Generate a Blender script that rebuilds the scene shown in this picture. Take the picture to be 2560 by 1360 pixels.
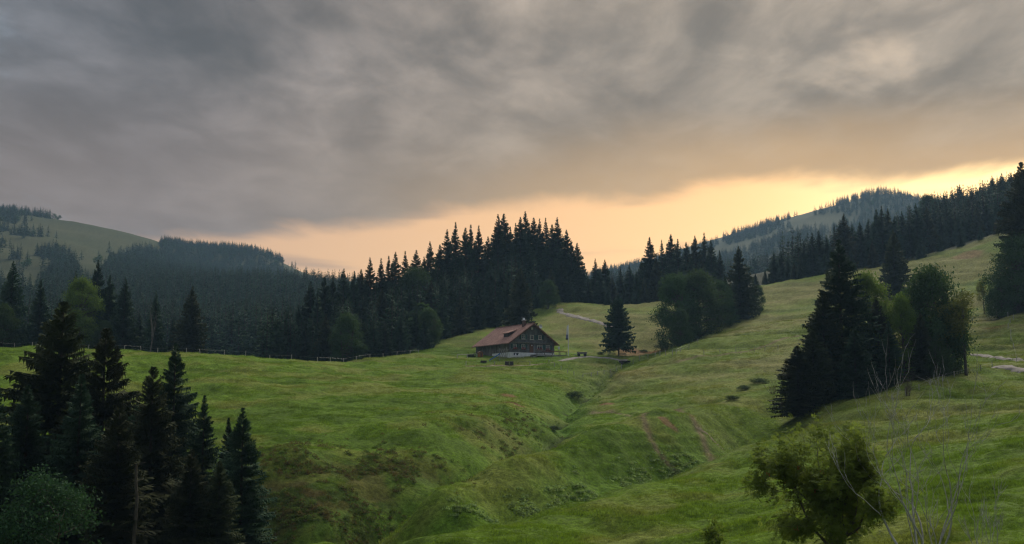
import bpy, math, random
import numpy as np
from mathutils import Vector

for o in list(bpy.data.objects):
    bpy.data.objects.remove(o, do_unlink=True)
scene = bpy.context.scene
COL = scene.collection

# ------------------------------------------------------------------ camera
FOC, CX, CY = 2844.0, 1280.0, 680.0          # focal length and centre in photo pixels
PITCH = math.atan(360.0 / FOC)
cam = bpy.data.cameras.new('camera')
cam.sensor_width = 36.0
cam.lens = 36.0 * FOC / 2560.0
cam.clip_start = 0.5
cam.clip_end = 30000.0
cam_ob = bpy.data.objects.new('camera', cam)
cam_ob.rotation_euler = (math.pi / 2 + PITCH, 0, 0)
COL.objects.link(cam_ob)
scene.camera = cam_ob

# ------------------------------------------------------------------ exposure
vs = scene.view_settings
vs.view_transform = 'Standard'
vs.look = 'None'
vs.gamma = 1.0
vs.use_curve_mapping = False
vs.exposure = 1.0
cy = scene.cycles
cy.use_denoising = True
cy.use_adaptive_sampling = False
cy.pixel_filter_type = 'BLACKMAN_HARRIS'
cy.filter_width = 1.25
cy.denoiser = 'OPENIMAGEDENOISE'
cy.max_bounces = 4
cy.diffuse_bounces = 2
cy.glossy_bounces = 2
cy.transmission_bounces = 2
cy.transparent_max_bounces = 6
cy.volume_bounces = 0
cy.sample_clamp_indirect = 4.0

# ------------------------------------------------------------------ sun behind the clouds, low on the right
SUN_AZ, SUN_EL = math.radians(27.0), math.radians(34.0)
sun = bpy.data.lights.new('sun', 'SUN')
sun.energy = 1.8
sun.angle = math.radians(30.0)
sun.color = (1.0, 0.93, 0.80)
sun_ob = bpy.data.objects.new('sun', sun)
sdir = Vector((math.sin(SUN_AZ) * math.cos(SUN_EL), math.cos(SUN_AZ) * math.cos(SUN_EL), math.sin(SUN_EL)))
sun_ob.rotation_euler = (-sdir).to_track_quat('-Z', 'Y').to_euler()
sun_ob.location = (300, 200, 400)
COL.objects.link(sun_ob)

# ------------------------------------------------------------------ world: evening sky, a cloud deck with a clear gap over the horizon
class NT:
    """small helper to wire shader nodes"""
    def __init__(self, tree):
        self.t = tree
    def new(self, kind, **kw):
        n = self.t.nodes.new(kind)
        for k, v in kw.items():
            setattr(n, k, v)
        return n
    def put(self, sock, v):
        if isinstance(v, bpy.types.NodeSocket):
            self.t.links.new(v, sock)
        elif v is not None:
            if isinstance(v, (tuple, list)) and len(v) == 3 and len(sock.default_value) == 4:
                v = (*v, 1.0)
            sock.default_value = v
    def math(self, op, a, b=None, c=None, clamp=False):
        n = self.new('ShaderNodeMath', operation=op)
        n.use_clamp = clamp
        self.put(n.inputs[0], a); self.put(n.inputs[1], b); self.put(n.inputs[2], c)
        return n.outputs[0]
    def vmath(self, op, a, b=None):
        n = self.new('ShaderNodeVectorMath', operation=op)
        self.put(n.inputs[0], a)
        if op == 'SCALE':
            self.put(n.inputs[3], b)
        else:
            self.put(n.inputs[1], b)
        return n.outputs['Value'] if op in ('DOT_PRODUCT', 'LENGTH', 'DISTANCE') else n.outputs[0]
    def mix(self, f, a, b, blend='MIX'):
        n = self.new('ShaderNodeMix', data_type='RGBA', blend_type=blend)
        self.put(n.inputs[0], f); self.put(n.inputs[6], a); self.put(n.inputs[7], b)
        return n.outputs[2]
    def step(self, v, lo, hi, a=0.0, b=1.0):
        n = self.new('ShaderNodeMapRange', interpolation_type='SMOOTHSTEP')
        for i, x in enumerate((v, lo, hi, a, b)):
            self.put(n.inputs[i], x)
        return n.outputs[0]
    def noise(self, vec, scale, detail=3.0, rough=0.5, dist=0.0):
        n = self.new('ShaderNodeTexNoise')
        self.put(n.inputs['Vector'], vec); self.put(n.inputs['Scale'], scale)
        self.put(n.inputs['Detail'], detail); self.put(n.inputs['Roughness'], rough)
        self.put(n.inputs['Distortion'], dist)
        return n.outputs[0]
    def xyz(self, x, y, z):
        n = self.new('ShaderNodeCombineXYZ')
        self.put(n.inputs[0], x); self.put(n.inputs[1], y); self.put(n.inputs[2], z)
        return n.outputs[0]
    def sep(self, v):
        n = self.new('ShaderNodeSeparateXYZ')
        self.put(n.inputs[0], v)
        return n.outputs

world = bpy.data.worlds.new('World')
scene.world = world
world.use_nodes = True
world.cycles.sampling_method = 'MANUAL'
world.cycles.sample_map_resolution = 512
world.node_tree.nodes.clear()
W = NT(world.node_tree)
tc = W.new('ShaderNodeTexCoord').outputs['Generated']
dx, dy, dz = W.sep(tc)
zc = W.math('MAXIMUM', dz, 0.0)
# where the view ray meets the cloud layer
inv = W.math('DIVIDE', 1.0, W.math('ADD', zc, 0.05))
pl = W.xyz(W.math('MULTIPLY', dx, inv), W.math('MULTIPLY', dy, inv), 0.0)
plw = W.vmath('ADD', pl, (3.7, 1.3, 0.0))
big = W.noise(plw, 0.55, 4.0, 0.5, 0.6)
fine = W.noise(W.vmath('MULTIPLY', plw, (1.1, 0.62, 1.0)), 1.7, 7.0, 0.55, 0.5)
wisp = W.noise(W.vmath('MULTIPLY', plw, (1.25, 0.50, 1.0)), 1.5, 6.0, 0.55, 0.6)
# edge of the deck: a straight line in the cloud layer
edge = W.math('SUBTRACT', W.math('SUBTRACT', dz, W.math('MULTIPLY', dy, 0.185)), W.math('MULTIPLY', dx, 0.088))
edge = W.math('ADD', edge, W.math('MULTIPLY', W.math('SUBTRACT', fine, 0.5), 0.045))
edge = W.math('ADD', edge, W.math('MULTIPLY', W.math('SUBTRACT', big, 0.5), 0.05))
cover = W.step(edge, -0.008, 0.013)
# nearness to the hidden sun
S0 = (math.sin(SUN_AZ) * math.cos(0.19), math.cos(SUN_AZ) * math.cos(0.19), math.sin(0.19))
near = W.vmath('DOT_PRODUCT', tc, S0)
n_wide = W.step(near, 0.45, 1.0)
n_mid = W.step(near, 0.70, 0.99)
n_close = W.step(near, 0.965, 1.0)
# clear sky in the gap, a real sky model tinted by the dust of the evening
sky = W.new('ShaderNodeTexSky', sky_type='NISHITA')
sky.sun_disc = False
sky.sun_elevation = math.radians(4.0)
sky.sun_rotation = SUN_AZ
sky.dust_density = 4.0
sky.altitude = 900
gapc = W.mix(n_mid, (0.68, 0.33, 0.14), (1.02, 0.45, 0.075))
gapc = W.mix(n_close, gapc, (1.10, 0.68, 0.24))
low = W.step(dz, 0.07, 0.19)
gapc = W.mix(low, W.mix(0.55, gapc, (1.0, 0.42, 0.065)), gapc)
gapc = W.mix(0.06, gapc, sky.outputs[0])
# thin bars of low cloud floating in the gap
bars = W.noise(W.xyz(W.math('MULTIPLY', W.math('DIVIDE', dx, W.math('MAXIMUM', W.math('ABSOLUTE', dy), 0.15)), 4.0), W.math('MULTIPLY', dz, 42.0), 2.3), 1.0, 3.0, 0.45, 0.3)
barm = W.step(bars, 0.57, 0.74, 0.0, 0.55)
gapc = W.mix(barm, gapc, W.mix(n_mid, (0.27, 0.19, 0.16), (0.46, 0.28, 0.15)))
# cloud deck
cool = W.mix(big, (0.088, 0.104, 0.130), (0.172, 0.180, 0.202))
warmc = W.mix(big, (0.275, 0.215, 0.162), (0.480, 0.385, 0.280))
deck = W.mix(n_wide, cool, W.mix(big, (0.195, 0.160, 0.148), (0.308, 0.248, 0.220)))
deck = W.mix(n_mid, deck, warmc)
shade = W.step(fine, 0.32, 0.68, 0.60, 1.36)
crisp = W.noise(W.vmath('MULTIPLY', plw, (1.0, 0.55, 1.0)), 5.5, 7.0, 0.6, 0.4)
shade = W.math('MULTIPLY', shade, W.step(crisp, 0.32, 0.68, 0.80, 1.20))
deck = W.vmath('SCALE', deck, shade)
lowwarm = W.math('MULTIPLY', W.step(dz, 0.32, 0.16), W.step(dy, 0.2, 0.9))
deck = W.mix(W.math('MULTIPLY', lowwarm, 0.72), deck, W.mix(n_mid, (0.285, 0.198, 0.150), (0.46, 0.31, 0.16)))
# breaks with bright cloud tops behind
brk = W.math('MULTIPLY', W.step(wisp, 0.60, 0.76), W.step(fine, 0.44, 0.62))
deck = W.mix(W.math('MULTIPLY', brk, 0.85), deck, W.mix(n_mid, (0.34, 0.38, 0.44), (0.85, 0.64, 0.44)))
# overcast skies are brighter towards the zenith
lift = W.math('ADD', 1.0, W.math('MULTIPLY', W.math('MAXIMUM', W.math('SUBTRACT', dz, 0.33), 0.0), 5.5))
deck = W.vmath('SCALE', deck, W.math('MULTIPLY', lift, 0.86))
# gold rim along the edge of the deck
rim = W.math('MULTIPLY', W.step(edge, 0.075, 0.0), W.step(near, 0.80, 0.98))
deck = W.mix(W.math('MULTIPLY', rim, 0.75), deck, (0.72, 0.42, 0.15))
skyc = W.mix(cover, W.vmath('SCALE', gapc, 0.88), deck)
bg = W.new('ShaderNodeBackground')
W.put(bg.inputs[0], skyc)
bg.inputs[1].default_value = 0.53
wo = W.new('ShaderNodeOutputWorld')
world.node_tree.links.new(bg.outputs[0], wo.inputs[0])
# ================================================================== helpers
def ray(px, py):
    yc = CY - py
    c, s = math.cos(PITCH), math.sin(PITCH)
    return (px - CX, FOC * c - yc * s, FOC * s + yc * c)

def at(px, py, D):
    """world point that stands D metres ahead on the line of sight of a photo pixel"""
    r = ray(px, py)
    k = D / r[1]
    return np.array((r[0] * k, D, r[2] * k))

_perm = np.random.RandomState(7).randint(0, 2**31, 4096)
def _h(ix, iy, seed):
    return (_perm[(ix * 73 + iy * 919 + seed * 131 + (iy >> 3) * 7 + (ix >> 4) * 311) & 4095] % 65536) / 65535.0
def vnoise(x, y, seed=0):
    x = np.asarray(x, float); y = np.asarray(y, float)
    ix = np.floor(x).astype(np.int64); iy = np.floor(y).astype(np.int64)
    fx = x - ix; fy = y - iy
    fx = fx * fx * fx * (fx * (fx * 6 - 15) + 10); fy = fy * fy * fy * (fy * (fy * 6 - 15) + 10)
    a = _h(ix, iy, seed); b = _h(ix + 1, iy, seed); c = _h(ix, iy + 1, seed); d = _h(ix + 1, iy + 1, seed)
    return (a * (1 - fx) + b * fx) * (1 - fy) + (c * (1 - fx) + d * fx) * fy
def fbm(x, y, seed=0, octv=4, gain=0.5):
    s = 0; a = 1; t = 0
    for i in range(octv):
        f = 2.03 ** i
        s = s + a * vnoise(x * f + 17.3 * i, y * f - 9.1 * i, seed + i); t += a; a *= gain
    return s / t
def sstep(v, lo, hi):
    t = np.clip((v - lo) / (hi - lo), 0, 1)
    return t * t * (3 - 2 * t)

# ================================================================== terrain: surveyed points (photo column, row, metres ahead)
CP = []
for px in (-500, 200, 900, 1600, 2300, 3000):
    CP += [(px, 1840, 8), (px, 1600, 26)]
CP += [
 # foreground, left to right
 (-300, 1520, 80), (-300, 1500, 105), (100, 1480, 92), (200, 1475, 110), (450, 1440, 108), (250, 1560, 70), (700, 1480, 78), (1000, 1470, 75),
 (1300, 1500, 62), (1700, 1470, 55), (2100, 1460, 47), (2560, 1430, 45), (2900, 1420, 45),
 # stream
 (1562, 908, 300), (1500, 950, 262), (1450, 990, 237), (1420, 1025, 215), (1390, 1060, 195), (1340, 1140, 167), (1270, 1185, 153), (1180, 1230, 141), (1000, 1290, 128), (850, 1345, 119), (700, 1400, 112),
 # left meadow
 (-500, 860, 265), (-200, 864, 268), (0, 866, 270), (300, 872, 271), (500, 885, 273), (700, 901, 277), (900, 911, 280), (1050, 907, 286), (1160, 897, 297),
 (0, 940, 222), (300, 930, 232), (-300, 960, 215), (300, 1000, 200), (0, 1050, 180), (-300, 1100, 165), (500, 1100, 160), (150, 1250, 135), (-300, 1300, 135), (640, 1200, 132), (650, 1290, 124), (500, 960, 218), (750, 990, 200),
 (1000, 960, 240), (1000, 1000, 203), (1000, 1060, 171), (1000, 1130, 151), (1000, 1200, 136), (850, 1150, 144), (820, 1270, 121), (1300, 1000, 213), (1300, 950, 245), (1150, 1150, 148), (1230, 1090, 166), (1330, 1040, 196), (800, 1040, 175),
 # ridge between the streams
 (850, 1352, 100), (1100, 1272, 113), (1300, 1182, 130), (1500, 1112, 147), (1640, 1078, 157), (1720, 1058, 164),
 # wet strip
 (1000, 1405, 104), (1250, 1310, 114), (1450, 1237, 127), (1650, 1172, 143), (1800, 1130, 156), (1900, 1106, 167),
 # near right slope
 (1300, 1362, 92), (1600, 1262, 107), (1900, 1162, 127), (2000, 1112, 142), (2200, 1030, 163), (2385, 945, 190), (2560, 905, 208), (2800, 860, 215),
 (2000, 1300, 78), (2400, 1200, 85), (2400, 1100, 115), (2300, 1360, 58), (2560, 1360, 55), (2560, 1150, 88), (2560, 1000, 145), (1700, 1360, 78), (2900, 1100, 90), (2900, 950, 150),
 # ground of the right tree group and the dip behind it
 (2000, 1050, 170), (2150, 1000, 186), (1960, 1000, 192), (1850, 1010, 203), (1760, 1040, 185), (1880, 1050, 180), (2330, 920, 215), (2250, 935, 215),
 # right hillside
 (1530, 1005, 222), (1600, 1020, 210), (1700, 965, 233), (1700, 900, 268), (1560, 940, 256), (1600, 905, 280), (1660, 880, 296), (1790, 826, 326), (1880, 790, 345), (1900, 900, 255), (1900, 830, 300), (1915, 752, 372),
 (1910, 722, 392), (2044, 694, 400), (2271, 663, 405), (2400, 635, 405), (2481, 604, 405), (2650, 560, 410), (2100, 770, 335), (2300, 760, 335), (2450, 700, 365), (2600, 690, 345), (2100, 860, 265), (2300, 830, 270), (2150, 930, 225),
 (2450, 862, 243), (2560, 786, 275), (2480, 815, 268), (2520, 830, 250), (2500, 890, 224), (2700, 740, 290), (2600, 760, 305),
 # farm plateau and the slope behind
 (1185, 893, 308), (1280, 896, 297), (1400, 893, 302), (1280, 912, 286), (1180, 914, 284), (1420, 905, 290), (1350, 935, 262), (1150, 930, 265), (1470, 893, 305), (1560, 888, 318), (1620, 872, 330), (1450, 930, 274),
 (1000, 890, 303), (1100, 862, 333), (1200, 832, 358), (1280, 805, 378), (1350, 780, 396), (1400, 762, 406), (1300, 850, 340), (1420, 840, 345), (1420, 800, 375), (1520, 800, 362), (1600, 800, 360), (1430, 766, 404), (1500, 764, 399), (1640, 764, 394), (1550, 850, 335), (1700, 800, 350), (1760, 790, 360),
 # behind the crest by the maples
 (1500, 770, 450), (1640, 770, 450), (1800, 745, 440), (1450, 765, 460),
 # forest hill behind the farm
 (700, 925, 325), (850, 918, 325), (950, 905, 325), (780, 915, 350), (900, 880, 360), (1000, 850, 375), (1100, 815, 395), (1200, 780, 415), (1300, 745, 435), (1380, 735, 450), (1000, 830, 430), (1200, 750, 470), (1350, 728, 490), (800, 890, 420),
 # valley behind the left meadow and the far wooded slope
 (-500, 900, 320), (0, 905, 320), (300, 912, 322), (550, 925, 325), (-400, 900, 480), (0, 895, 450), (300, 905, 450), (600, 905, 450), (800, 860, 520),
 (-400, 760, 800), (0, 790, 700), (300, 800, 700), (600, 820, 680), (760, 800, 700), (0, 690, 1000), (300, 700, 1000), (500, 720, 980), (650, 730, 1000), (800, 740, 950),
 (-500, 500, 1650), (-100, 528, 1620), (100, 549, 1600), (250, 575, 1580), (380, 610, 1560), (440, 648, 1550), (550, 662, 1600), (640, 632, 1680), (740, 676, 1650), (790, 708, 1600), (870, 730, 1600), (0, 590, 2050), (250, 640, 2050), (450, 700, 2050), (640, 700, 2050), (850, 770, 2050), (200, 625, 1300), (350, 670, 1250), (560, 705, 1300), (700, 715, 1350), (950, 735, 1600), (1100, 740, 1600), (900, 790, 1000),
 # right ridge and far right hill
 (1900, 700, 520), (2050, 655, 560), (2200, 610, 620), (2350, 570, 660), (2500, 520, 700), (2700, 470, 720), (2050, 690, 460), (2300, 640, 480), (2500, 580, 490),
 (1400, 740, 1500), (1530, 690, 1700), (1600, 665, 1750), (1700, 660, 1700), (1800, 614, 1750), (1880, 580, 1800), (2000, 538, 1800), (2120, 506, 1850), (2200, 488, 1850), (2290, 520, 1800), (2450, 540, 1700), (2700, 520, 1700),
 (1800, 700, 1150), (1900, 680, 1150), (2000, 650, 1200), (2150, 620, 1200), (1650, 720, 900), (1800, 720, 750), (1500, 750, 800), (1250, 745, 800), (1300, 745, 1200), (2000, 680, 850),
]
for px in (-600, 0, 400, 800, 1200, 1600, 2000, 2400, 3000):
    CP += [(px, 770, 3000), (px, 860, 7000)]

_cu, _cv, _ct = [], [], []
for px, py, D in CP:
    p = at(px, py, D)
    _cu.append(p[0] / p[1] * 4.6); _cv.append(math.log(D) * 3.0); _ct.append(p[2] / p[1])
_cu = np.array(_cu); _cv = np.array(_cv); _ct = np.array(_ct)
def _U(r2):
    return 0.5 * r2 * np.log(r2 + 1e-9)
_n = len(_cu)
_K = _U((_cu[:, None] - _cu[None]) ** 2 + (_cv[:, None] - _cv[None]) ** 2) + np.eye(_n) * 0.003
_P = np.stack([np.ones(_n), _cu, _cv], 1)
_A = np.block([[_K, _P], [_P.T, np.zeros((3, 3))]])
_w = np.linalg.solve(_A, np.concatenate([_ct, np.zeros(3)]))

def base_height(x, y):
    x = np.atleast_1d(np.asarray(x, float)); y = np.atleast_1d(np.asarray(y, float))
    D = np.clip(y, 9.0, 7000.0)
    u = np.clip(x / D, -0.78, 0.78) * 4.6
    v = np.log(D) * 3.0
    out = np.empty(len(u))
    for i in range(0, len(u), 20000):
        j = slice(i, i + 20000)
        r2 = (u[j, None] - _cu[None]) ** 2 + (v[j, None] - _cv[None]) ** 2
        out[j] = _U(r2) @ _w[:_n] + _w[_n] + _w[_n + 1] * u[j] + _w[_n + 2] * v[j]
    return out * D

def polydist(x, y, pts):
    best = np.full(len(x), 1e9)
    for (x0, y0), (x1, y1) in zip(pts[:-1], pts[1:]):
        ex, ey = x1 - x0, y1 - y0
        t = np.clip(((x - x0) * ex + (y - y0) * ey) / (ex * ex + ey * ey + 1e-9), 0, 1)
        best = np.minimum(best, np.hypot(x - x0 - t * ex, y - y0 - t * ey))
    return best

STREAM = [tuple(at(*p)[:2]) for p in [(1562, 908, 300), (1500, 950, 262), (1450, 990, 237), (1425, 1025, 215), (1385, 1060, 195), (1345, 1140, 167), (1270, 1185, 153), (1180, 1230, 141), (1000, 1290, 128), (850, 1345, 119), (700, 1400, 112), (500, 1440, 108)]]
RUNNEL = [tuple(at(*p)[:2]) for p in [(1900, 1106, 167), (1800, 1130, 156), (1650, 1172, 143), (1450, 1237, 127), (1250, 1310, 114), (1000, 1405, 104)]]
RIDGE = [tuple(at(*p)[:2]) for p in [(1100, 1272, 113), (1300, 1182, 130), (1500, 1112, 147), (1640, 1078, 157), (1720, 1058, 164)]]
SHOULDER = [tuple(at(*p)[:2]) for p in [(700, 1180, 138), (850, 1140, 146), (1000, 1105, 156), (1200, 1065, 175), (1330, 1035, 196)]]
FOLD = [tuple(at(*p)[:2]) for p in [(1750, 1050, 178), (1850, 1012, 195), (1960, 975, 206), (2050, 950, 214)]]
DIP = [tuple(at(*p)[:2]) for p in [(1760, 1085, 163), (1840, 1085, 168), (1920, 1068, 178), (1990, 1040, 188)]]
BROW = [tuple(at(*p)[:2]) for p in [(1150, 1420, 84), (1300, 1362, 92), (1600, 1262, 107), (1900, 1162, 127), (2000, 1112, 142), (2200, 1030, 163), (2385, 945, 190)]]
HOUSE0 = at(1273, 895, 300)

def height(x, y, fine=True):
    x = np.atleast_1d(np.asarray(x, float)); y = np.atleast_1d(np.asarray(y, float))
    z0 = base_height(x, y)
    vis = sstep(y, 20, 60)
    near = vis * (1 - sstep(y, 420, 800))
    yard = np.exp(-(((x - HOUSE0[0] - 2) / 22) ** 2 + ((y - HOUSE0[1] - 6) / 20) ** 2) ** 2)
    flat = 1 - 0.92 * yard
    # stream beds, meandering
    wob = (fbm(x * 0.09, y * 0.09, 40, 3) - 0.5)
    d = polydist(x + wob * 9, y + wob * 9, STREAM)
    z0 = z0 - near * (1.5 * np.exp(-(d / 2.0) ** 2) + 1.2 * np.exp(-(d / 7.0) ** 2))
    d2 = polydist(x + wob * 7, y + wob * 7, RUNNEL)
    z0 = z0 - near * 2.0 * np.exp(-(d2 / 5.0) ** 2)
    # ridge between the two stream beds and the brow of the near slope
    d3 = polydist(x + wob * 4, y + wob * 4, RIDGE)
    z0 = z0 + near * 2.4 * np.exp(-(d3 / 6.5) ** 2)
    d4 = polydist(x + wob * 4, y + wob * 4, BROW)
    z0 = z0 + near * 1.6 * np.exp(-(d4 / 7.0) ** 2)
    d5 = polydist(x + wob * 5, y + wob * 5, SHOULDER)
    z0 = z0 + near * 1.5 * np.exp(-(d5 / 9.0) ** 2)
    d6 = polydist(x + wob * 3, y + wob * 3, FOLD)
    d7 = polydist(x + wob * 3, y + wob * 3, DIP)
    z0 = z0 + near * (1.9 * np.exp(-(d6 / 5.5) ** 2) - 1.5 * np.exp(-(d7 / 5.0) ** 2))
    # hummocks of an old pasture
    far = sstep(y, 700, 1100)
    z = z0 + near * flat * ((fbm(x * 0.055, y * 0.055, 3, 3) - 0.5) * 2.0 + (fbm(x * 0.16, y * 0.16, 11, 3) - 0.5) * 1.0)
    z = z + far * ((fbm(x * 0.006, y * 0.006, 5, 4) - 0.5) * 22)
    if fine:
        steep = sstep(fbm(x * 0.02, y * 0.02, 21, 3), 0.40, 0.58)
        # cattle steps along the contour lines
        q = z * 1.15 + (fbm(x * 0.05, y * 0.05, 33, 3) - 0.5) * 3.4
        tr = vnoise(q * 1.2, x * 0.05, 50)
        z = z + near * flat * (0.15 + 0.85 * steep) * (tr - 0.5) * (0.45 + 0.22 * sstep(x / np.maximum(y, 9), .04, .12))
        z = z + near * flat * ((vnoise(x * 0.55, y * 0.55, 60) - 0.5) * 0.30 + (vnoise(x * 1.3, y * 1.3, 61) - 0.5) * 0.17)
    return z

def hit(px, py, lo=40.0, hi=480.0, n=900):
    """first point of the ground met along the sight line of a photo pixel"""
    D = np.geomspace(lo, hi, n)
    r = ray(px, py)
    z = height(r[0] / r[1] * D, D)
    zz = r[2] / r[1] * D
    k = np.argmax(z >= zz)
    if z[k] < zz[k]:
        k = n - 1
    return np.array((r[0] / r[1] * D[k], D[k], z[k]))

def gz(x, y):
    return float(height(x, y)[0])

# ------------------------------------------------------------------ ground colour: what grows where
def blob(x, y, p, rx, ry, rough=0.6, seed=70):
    n = (fbm(x * 0.12, y * 0.12, seed, 4) - 0.5) * 2 * rough
    q = np.hypot((x - p[0]) / rx, (y - p[1]) / ry)
    return 1 - sstep(q + n, 0.65, 1.15)

def ground_colour(x, y, z):
    x = np.asarray(x); y = np.asarray(y)
    D = np.clip(y, 9, None); u = x / D
    px = CX + u * FOC
    c = lambda *a: np.array(a)[None, :]
    lushn = fbm(x * 0.022, y * 0.022, 81, 4)[:, None]
    mid = fbm(x * 0.11, y * 0.11, 85, 4)[:, None]
    fin = fbm(x * 0.7, y * 0.7, 89, 3)[:, None]
    col = c(.080, .146, .010) * (1 - lushn) + c(.120, .190, .014) * lushn
    t = sstep(mid, .45, .72); col = col * (1 - t) + c(.150, .180, .030) * t
    t = sstep(mid, .50, .30) if False else sstep(-mid, -.42, -.28); col = col * (1 - .45 * t) + c(.060, .100, .013) * .45 * t
    # drier, grazed grass: right hillside, knoll, tops
    dry = sstep(D, 205, 265) * sstep(px, 1380, 1560) + sstep(D, 315, 360) * sstep(px, 1000, 1200)
    dry = dry + .35 * sstep(px, 1500, 1800) * sstep(D, 90, 140)
    dry = np.clip(dry, 0, 1)[:, None]
    dn = sstep(fbm(x * 0.045, y * 0.045, 93, 5), .36, .62)[:, None]
    q = (z * 1.15 + (fbm(x * 0.05, y * 0.05, 33, 3) - 0.5) * 3.4)
    band = vnoise(q * 1.2, x * .05, 50)[:, None]
    dryc = c(.165, .160, .050) * (1 - band) + c(.245, .205, .082) * band
    col = col * (1 - dry * (.22 + .50 * dn)) + dryc * dry * (.22 + .50 * dn)
    # stepped ground is darker where the contour bands run low
    col = col * (1 - .20 * sstep(-band, -.38, -.15))
    # wet strip and stream banks
    wob = (fbm(x * 0.09, y * 0.09, 40, 3) - 0.5)
    d2 = polydist(x + wob * 7, y + wob * 7, RUNNEL)[:, None]
    t = np.exp(-(d2 / 3.0) ** 2) * .55; col = col * (1 - t) + c(.100, .185, .020) * t
    d = polydist(x + wob * 9, y + wob * 9, STREAM)[:, None]
    t = np.exp(-(d / 4.0) ** 2) * .45; col = col * (1 - t) + c(.080, .165, .020) * t
    t = np.exp(-(d / 1.3) ** 2) * .8 * (mid > .44); col = col * (1 - t) + c(.035, .040, .016) * t
    # heath on the bank
    for p, rx, ry, s in HEATH:
        t = (blob(x, y, p, rx, ry, 1.0) * s * .62)[:, None]
        hn = sstep(fbm(x * .5, y * .5, 97, 3), .42, .6)[:, None]
        col = col * (1 - t) + (c(.046, .066, .014) * (1 - hn) + c(.080, .056, .020) * hn) * t
    # bare earth
    for p, rx, ry, s in EARTH:
        t = (blob(x, y, p, rx, ry, .55, 71) * s)[:, None]
        col = col * (1 - t) + c(.215, .118, .062) * (.7 + .6 * fin) * t
    # trodden cattle trails
    for tr_ in TRAILS:
        t = (np.exp(-(polydist(x + wob * 2.5, y + wob * 2.5, tr_) / .62) ** 2) * .85)[:, None]
        col = col * (1 - t) + c(.200, .150, .085) * (.75 + .5 * fin) * t
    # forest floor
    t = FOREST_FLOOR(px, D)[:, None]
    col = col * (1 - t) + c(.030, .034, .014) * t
    # far pastures
    t = sstep(D, 700, 1000)[:, None]
    pn = fbm(x * 0.008, y * 0.008, 101, 4)[:, None]
    col = col * (1 - t) + (c(.046, .056, .022) * (1 - pn) + c(.080, .078, .034) * pn) * t
    return np.clip(col * (.82 + .36 * fin), 0, 1)

TRAILS = [[tuple(at(*p)[:2]) for p in q] for q in (((1480, 1030, 218), (1530, 1036, 207), (1610, 1050, 190), (1690, 1058, 176), (1730, 1066, 168), (1765, 1085, 160), (1795, 1105, 153), (1812, 1130, 146)), ((1660, 1062, 176), (1612, 1072, 164), (1606, 1082, 156), (1640, 1096, 150), (1700, 1106, 147)), ((1700, 905, 265), (1850, 880, 272), (2000, 850, 285)))]
def _f(px, py, D):
    return at(px, py, D)[:2]
HEATH = [(_f(800, 1230, 136), 9, 9, .75), (_f(950, 1215, 139), 8, 7, .6), (_f(730, 1300, 124), 7, 7, .8), (_f(880, 1300, 125), 9, 5, .6), (_f(1060, 1190, 143), 5, 5, .5), (_f(1250, 1110, 170), 7, 6, .4), (_f(1300, 1060, 186), 5, 6, .35)]
EARTH = [(_f(1283, 1012, 208), 2.4, 1.5, .9), (_f(1272, 985, 222), 1.6, 1.2, .8), (_f(1516, 1005, 222), 1.6, 1.6, .9), (_f(1590, 880, 322), 5.5, 9, .75), (_f(1560, 868, 330), 5, 5, .6), (_f(1640, 885, 318), 4, 5, .6), (_f(1668, 1082, 157), 1.3, 1.0, .8), (_f(2420, 655, 398), 5, 8, .6), (_f(1400, 770, 402), 3, 4, .4), (_f(2485, 812, 262), 3, 2, .5), (_f(1205, 913, 284), 7, .9, .5), (_f(1290, 913, 286), 9, .8, .6)]
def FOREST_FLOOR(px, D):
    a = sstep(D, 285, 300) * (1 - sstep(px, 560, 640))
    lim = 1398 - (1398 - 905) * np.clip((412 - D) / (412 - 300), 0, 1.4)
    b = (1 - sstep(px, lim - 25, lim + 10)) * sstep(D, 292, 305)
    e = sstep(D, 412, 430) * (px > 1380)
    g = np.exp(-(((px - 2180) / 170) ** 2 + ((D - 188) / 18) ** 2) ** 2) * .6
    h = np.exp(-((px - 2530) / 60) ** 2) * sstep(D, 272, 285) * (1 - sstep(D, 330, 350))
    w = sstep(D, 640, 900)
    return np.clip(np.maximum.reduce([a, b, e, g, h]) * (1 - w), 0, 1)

def mesh_np(name, verts, faces, cols=None, smooth=False):
    """mesh from numpy arrays; faces is an (n,3) or (n,4) index array"""
    me = bpy.data.meshes.new(name)
    verts = np.asarray(verts, np.float32); faces = np.asarray(faces, np.int32)
    k = faces.shape[1]
    me.vertices.add(len(verts)); me.vertices.foreach_set('co', verts.ravel())
    me.loops.add(faces.size); me.loops.foreach_set('vertex_index', faces.ravel())
    me.polygons.add(len(faces)); me.polygons.foreach_set('loop_start', np.arange(0, faces.size, k, dtype=np.int32))
    if smooth:
        me.polygons.foreach_set('use_smooth', np.ones(len(faces), bool))
    me.update(calc_edges=True)
    if cols is not None:
        at_ = me.attributes.new('col', 'FLOAT_COLOR', 'POINT')
        at_.data.foreach_set('color', np.concatenate([cols, np.ones((len(cols), 1))], 1).astype(np.float32).ravel())
    return me

def link(name, me, mat=None, parent=None, **props):
    o = bpy.data.objects.new(name, me)
    COL.objects.link(o)
    if mat is not None and me is not None and not me.materials:
        me.materials.append(mat)
    if parent is not None:
        o.parent = parent
    for k, v in props.items():
        o[k] = v
    return o

def new_mat(name):
    m = bpy.data.materials.new(name)
    m.use_nodes = True
    m.node_tree.nodes.clear()
    N = NT(m.node_tree)
    out = N.new('ShaderNodeOutputMaterial')
    b = N.new('ShaderNodeBsdfPrincipled')
    b.inputs['Specular IOR Level'].default_value = 0.2
    b.inputs['Roughness'].default_value = 0.85
    m.node_tree.links.new(b.outputs[0], out.inputs[0])
    return m, N, b, out

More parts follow.
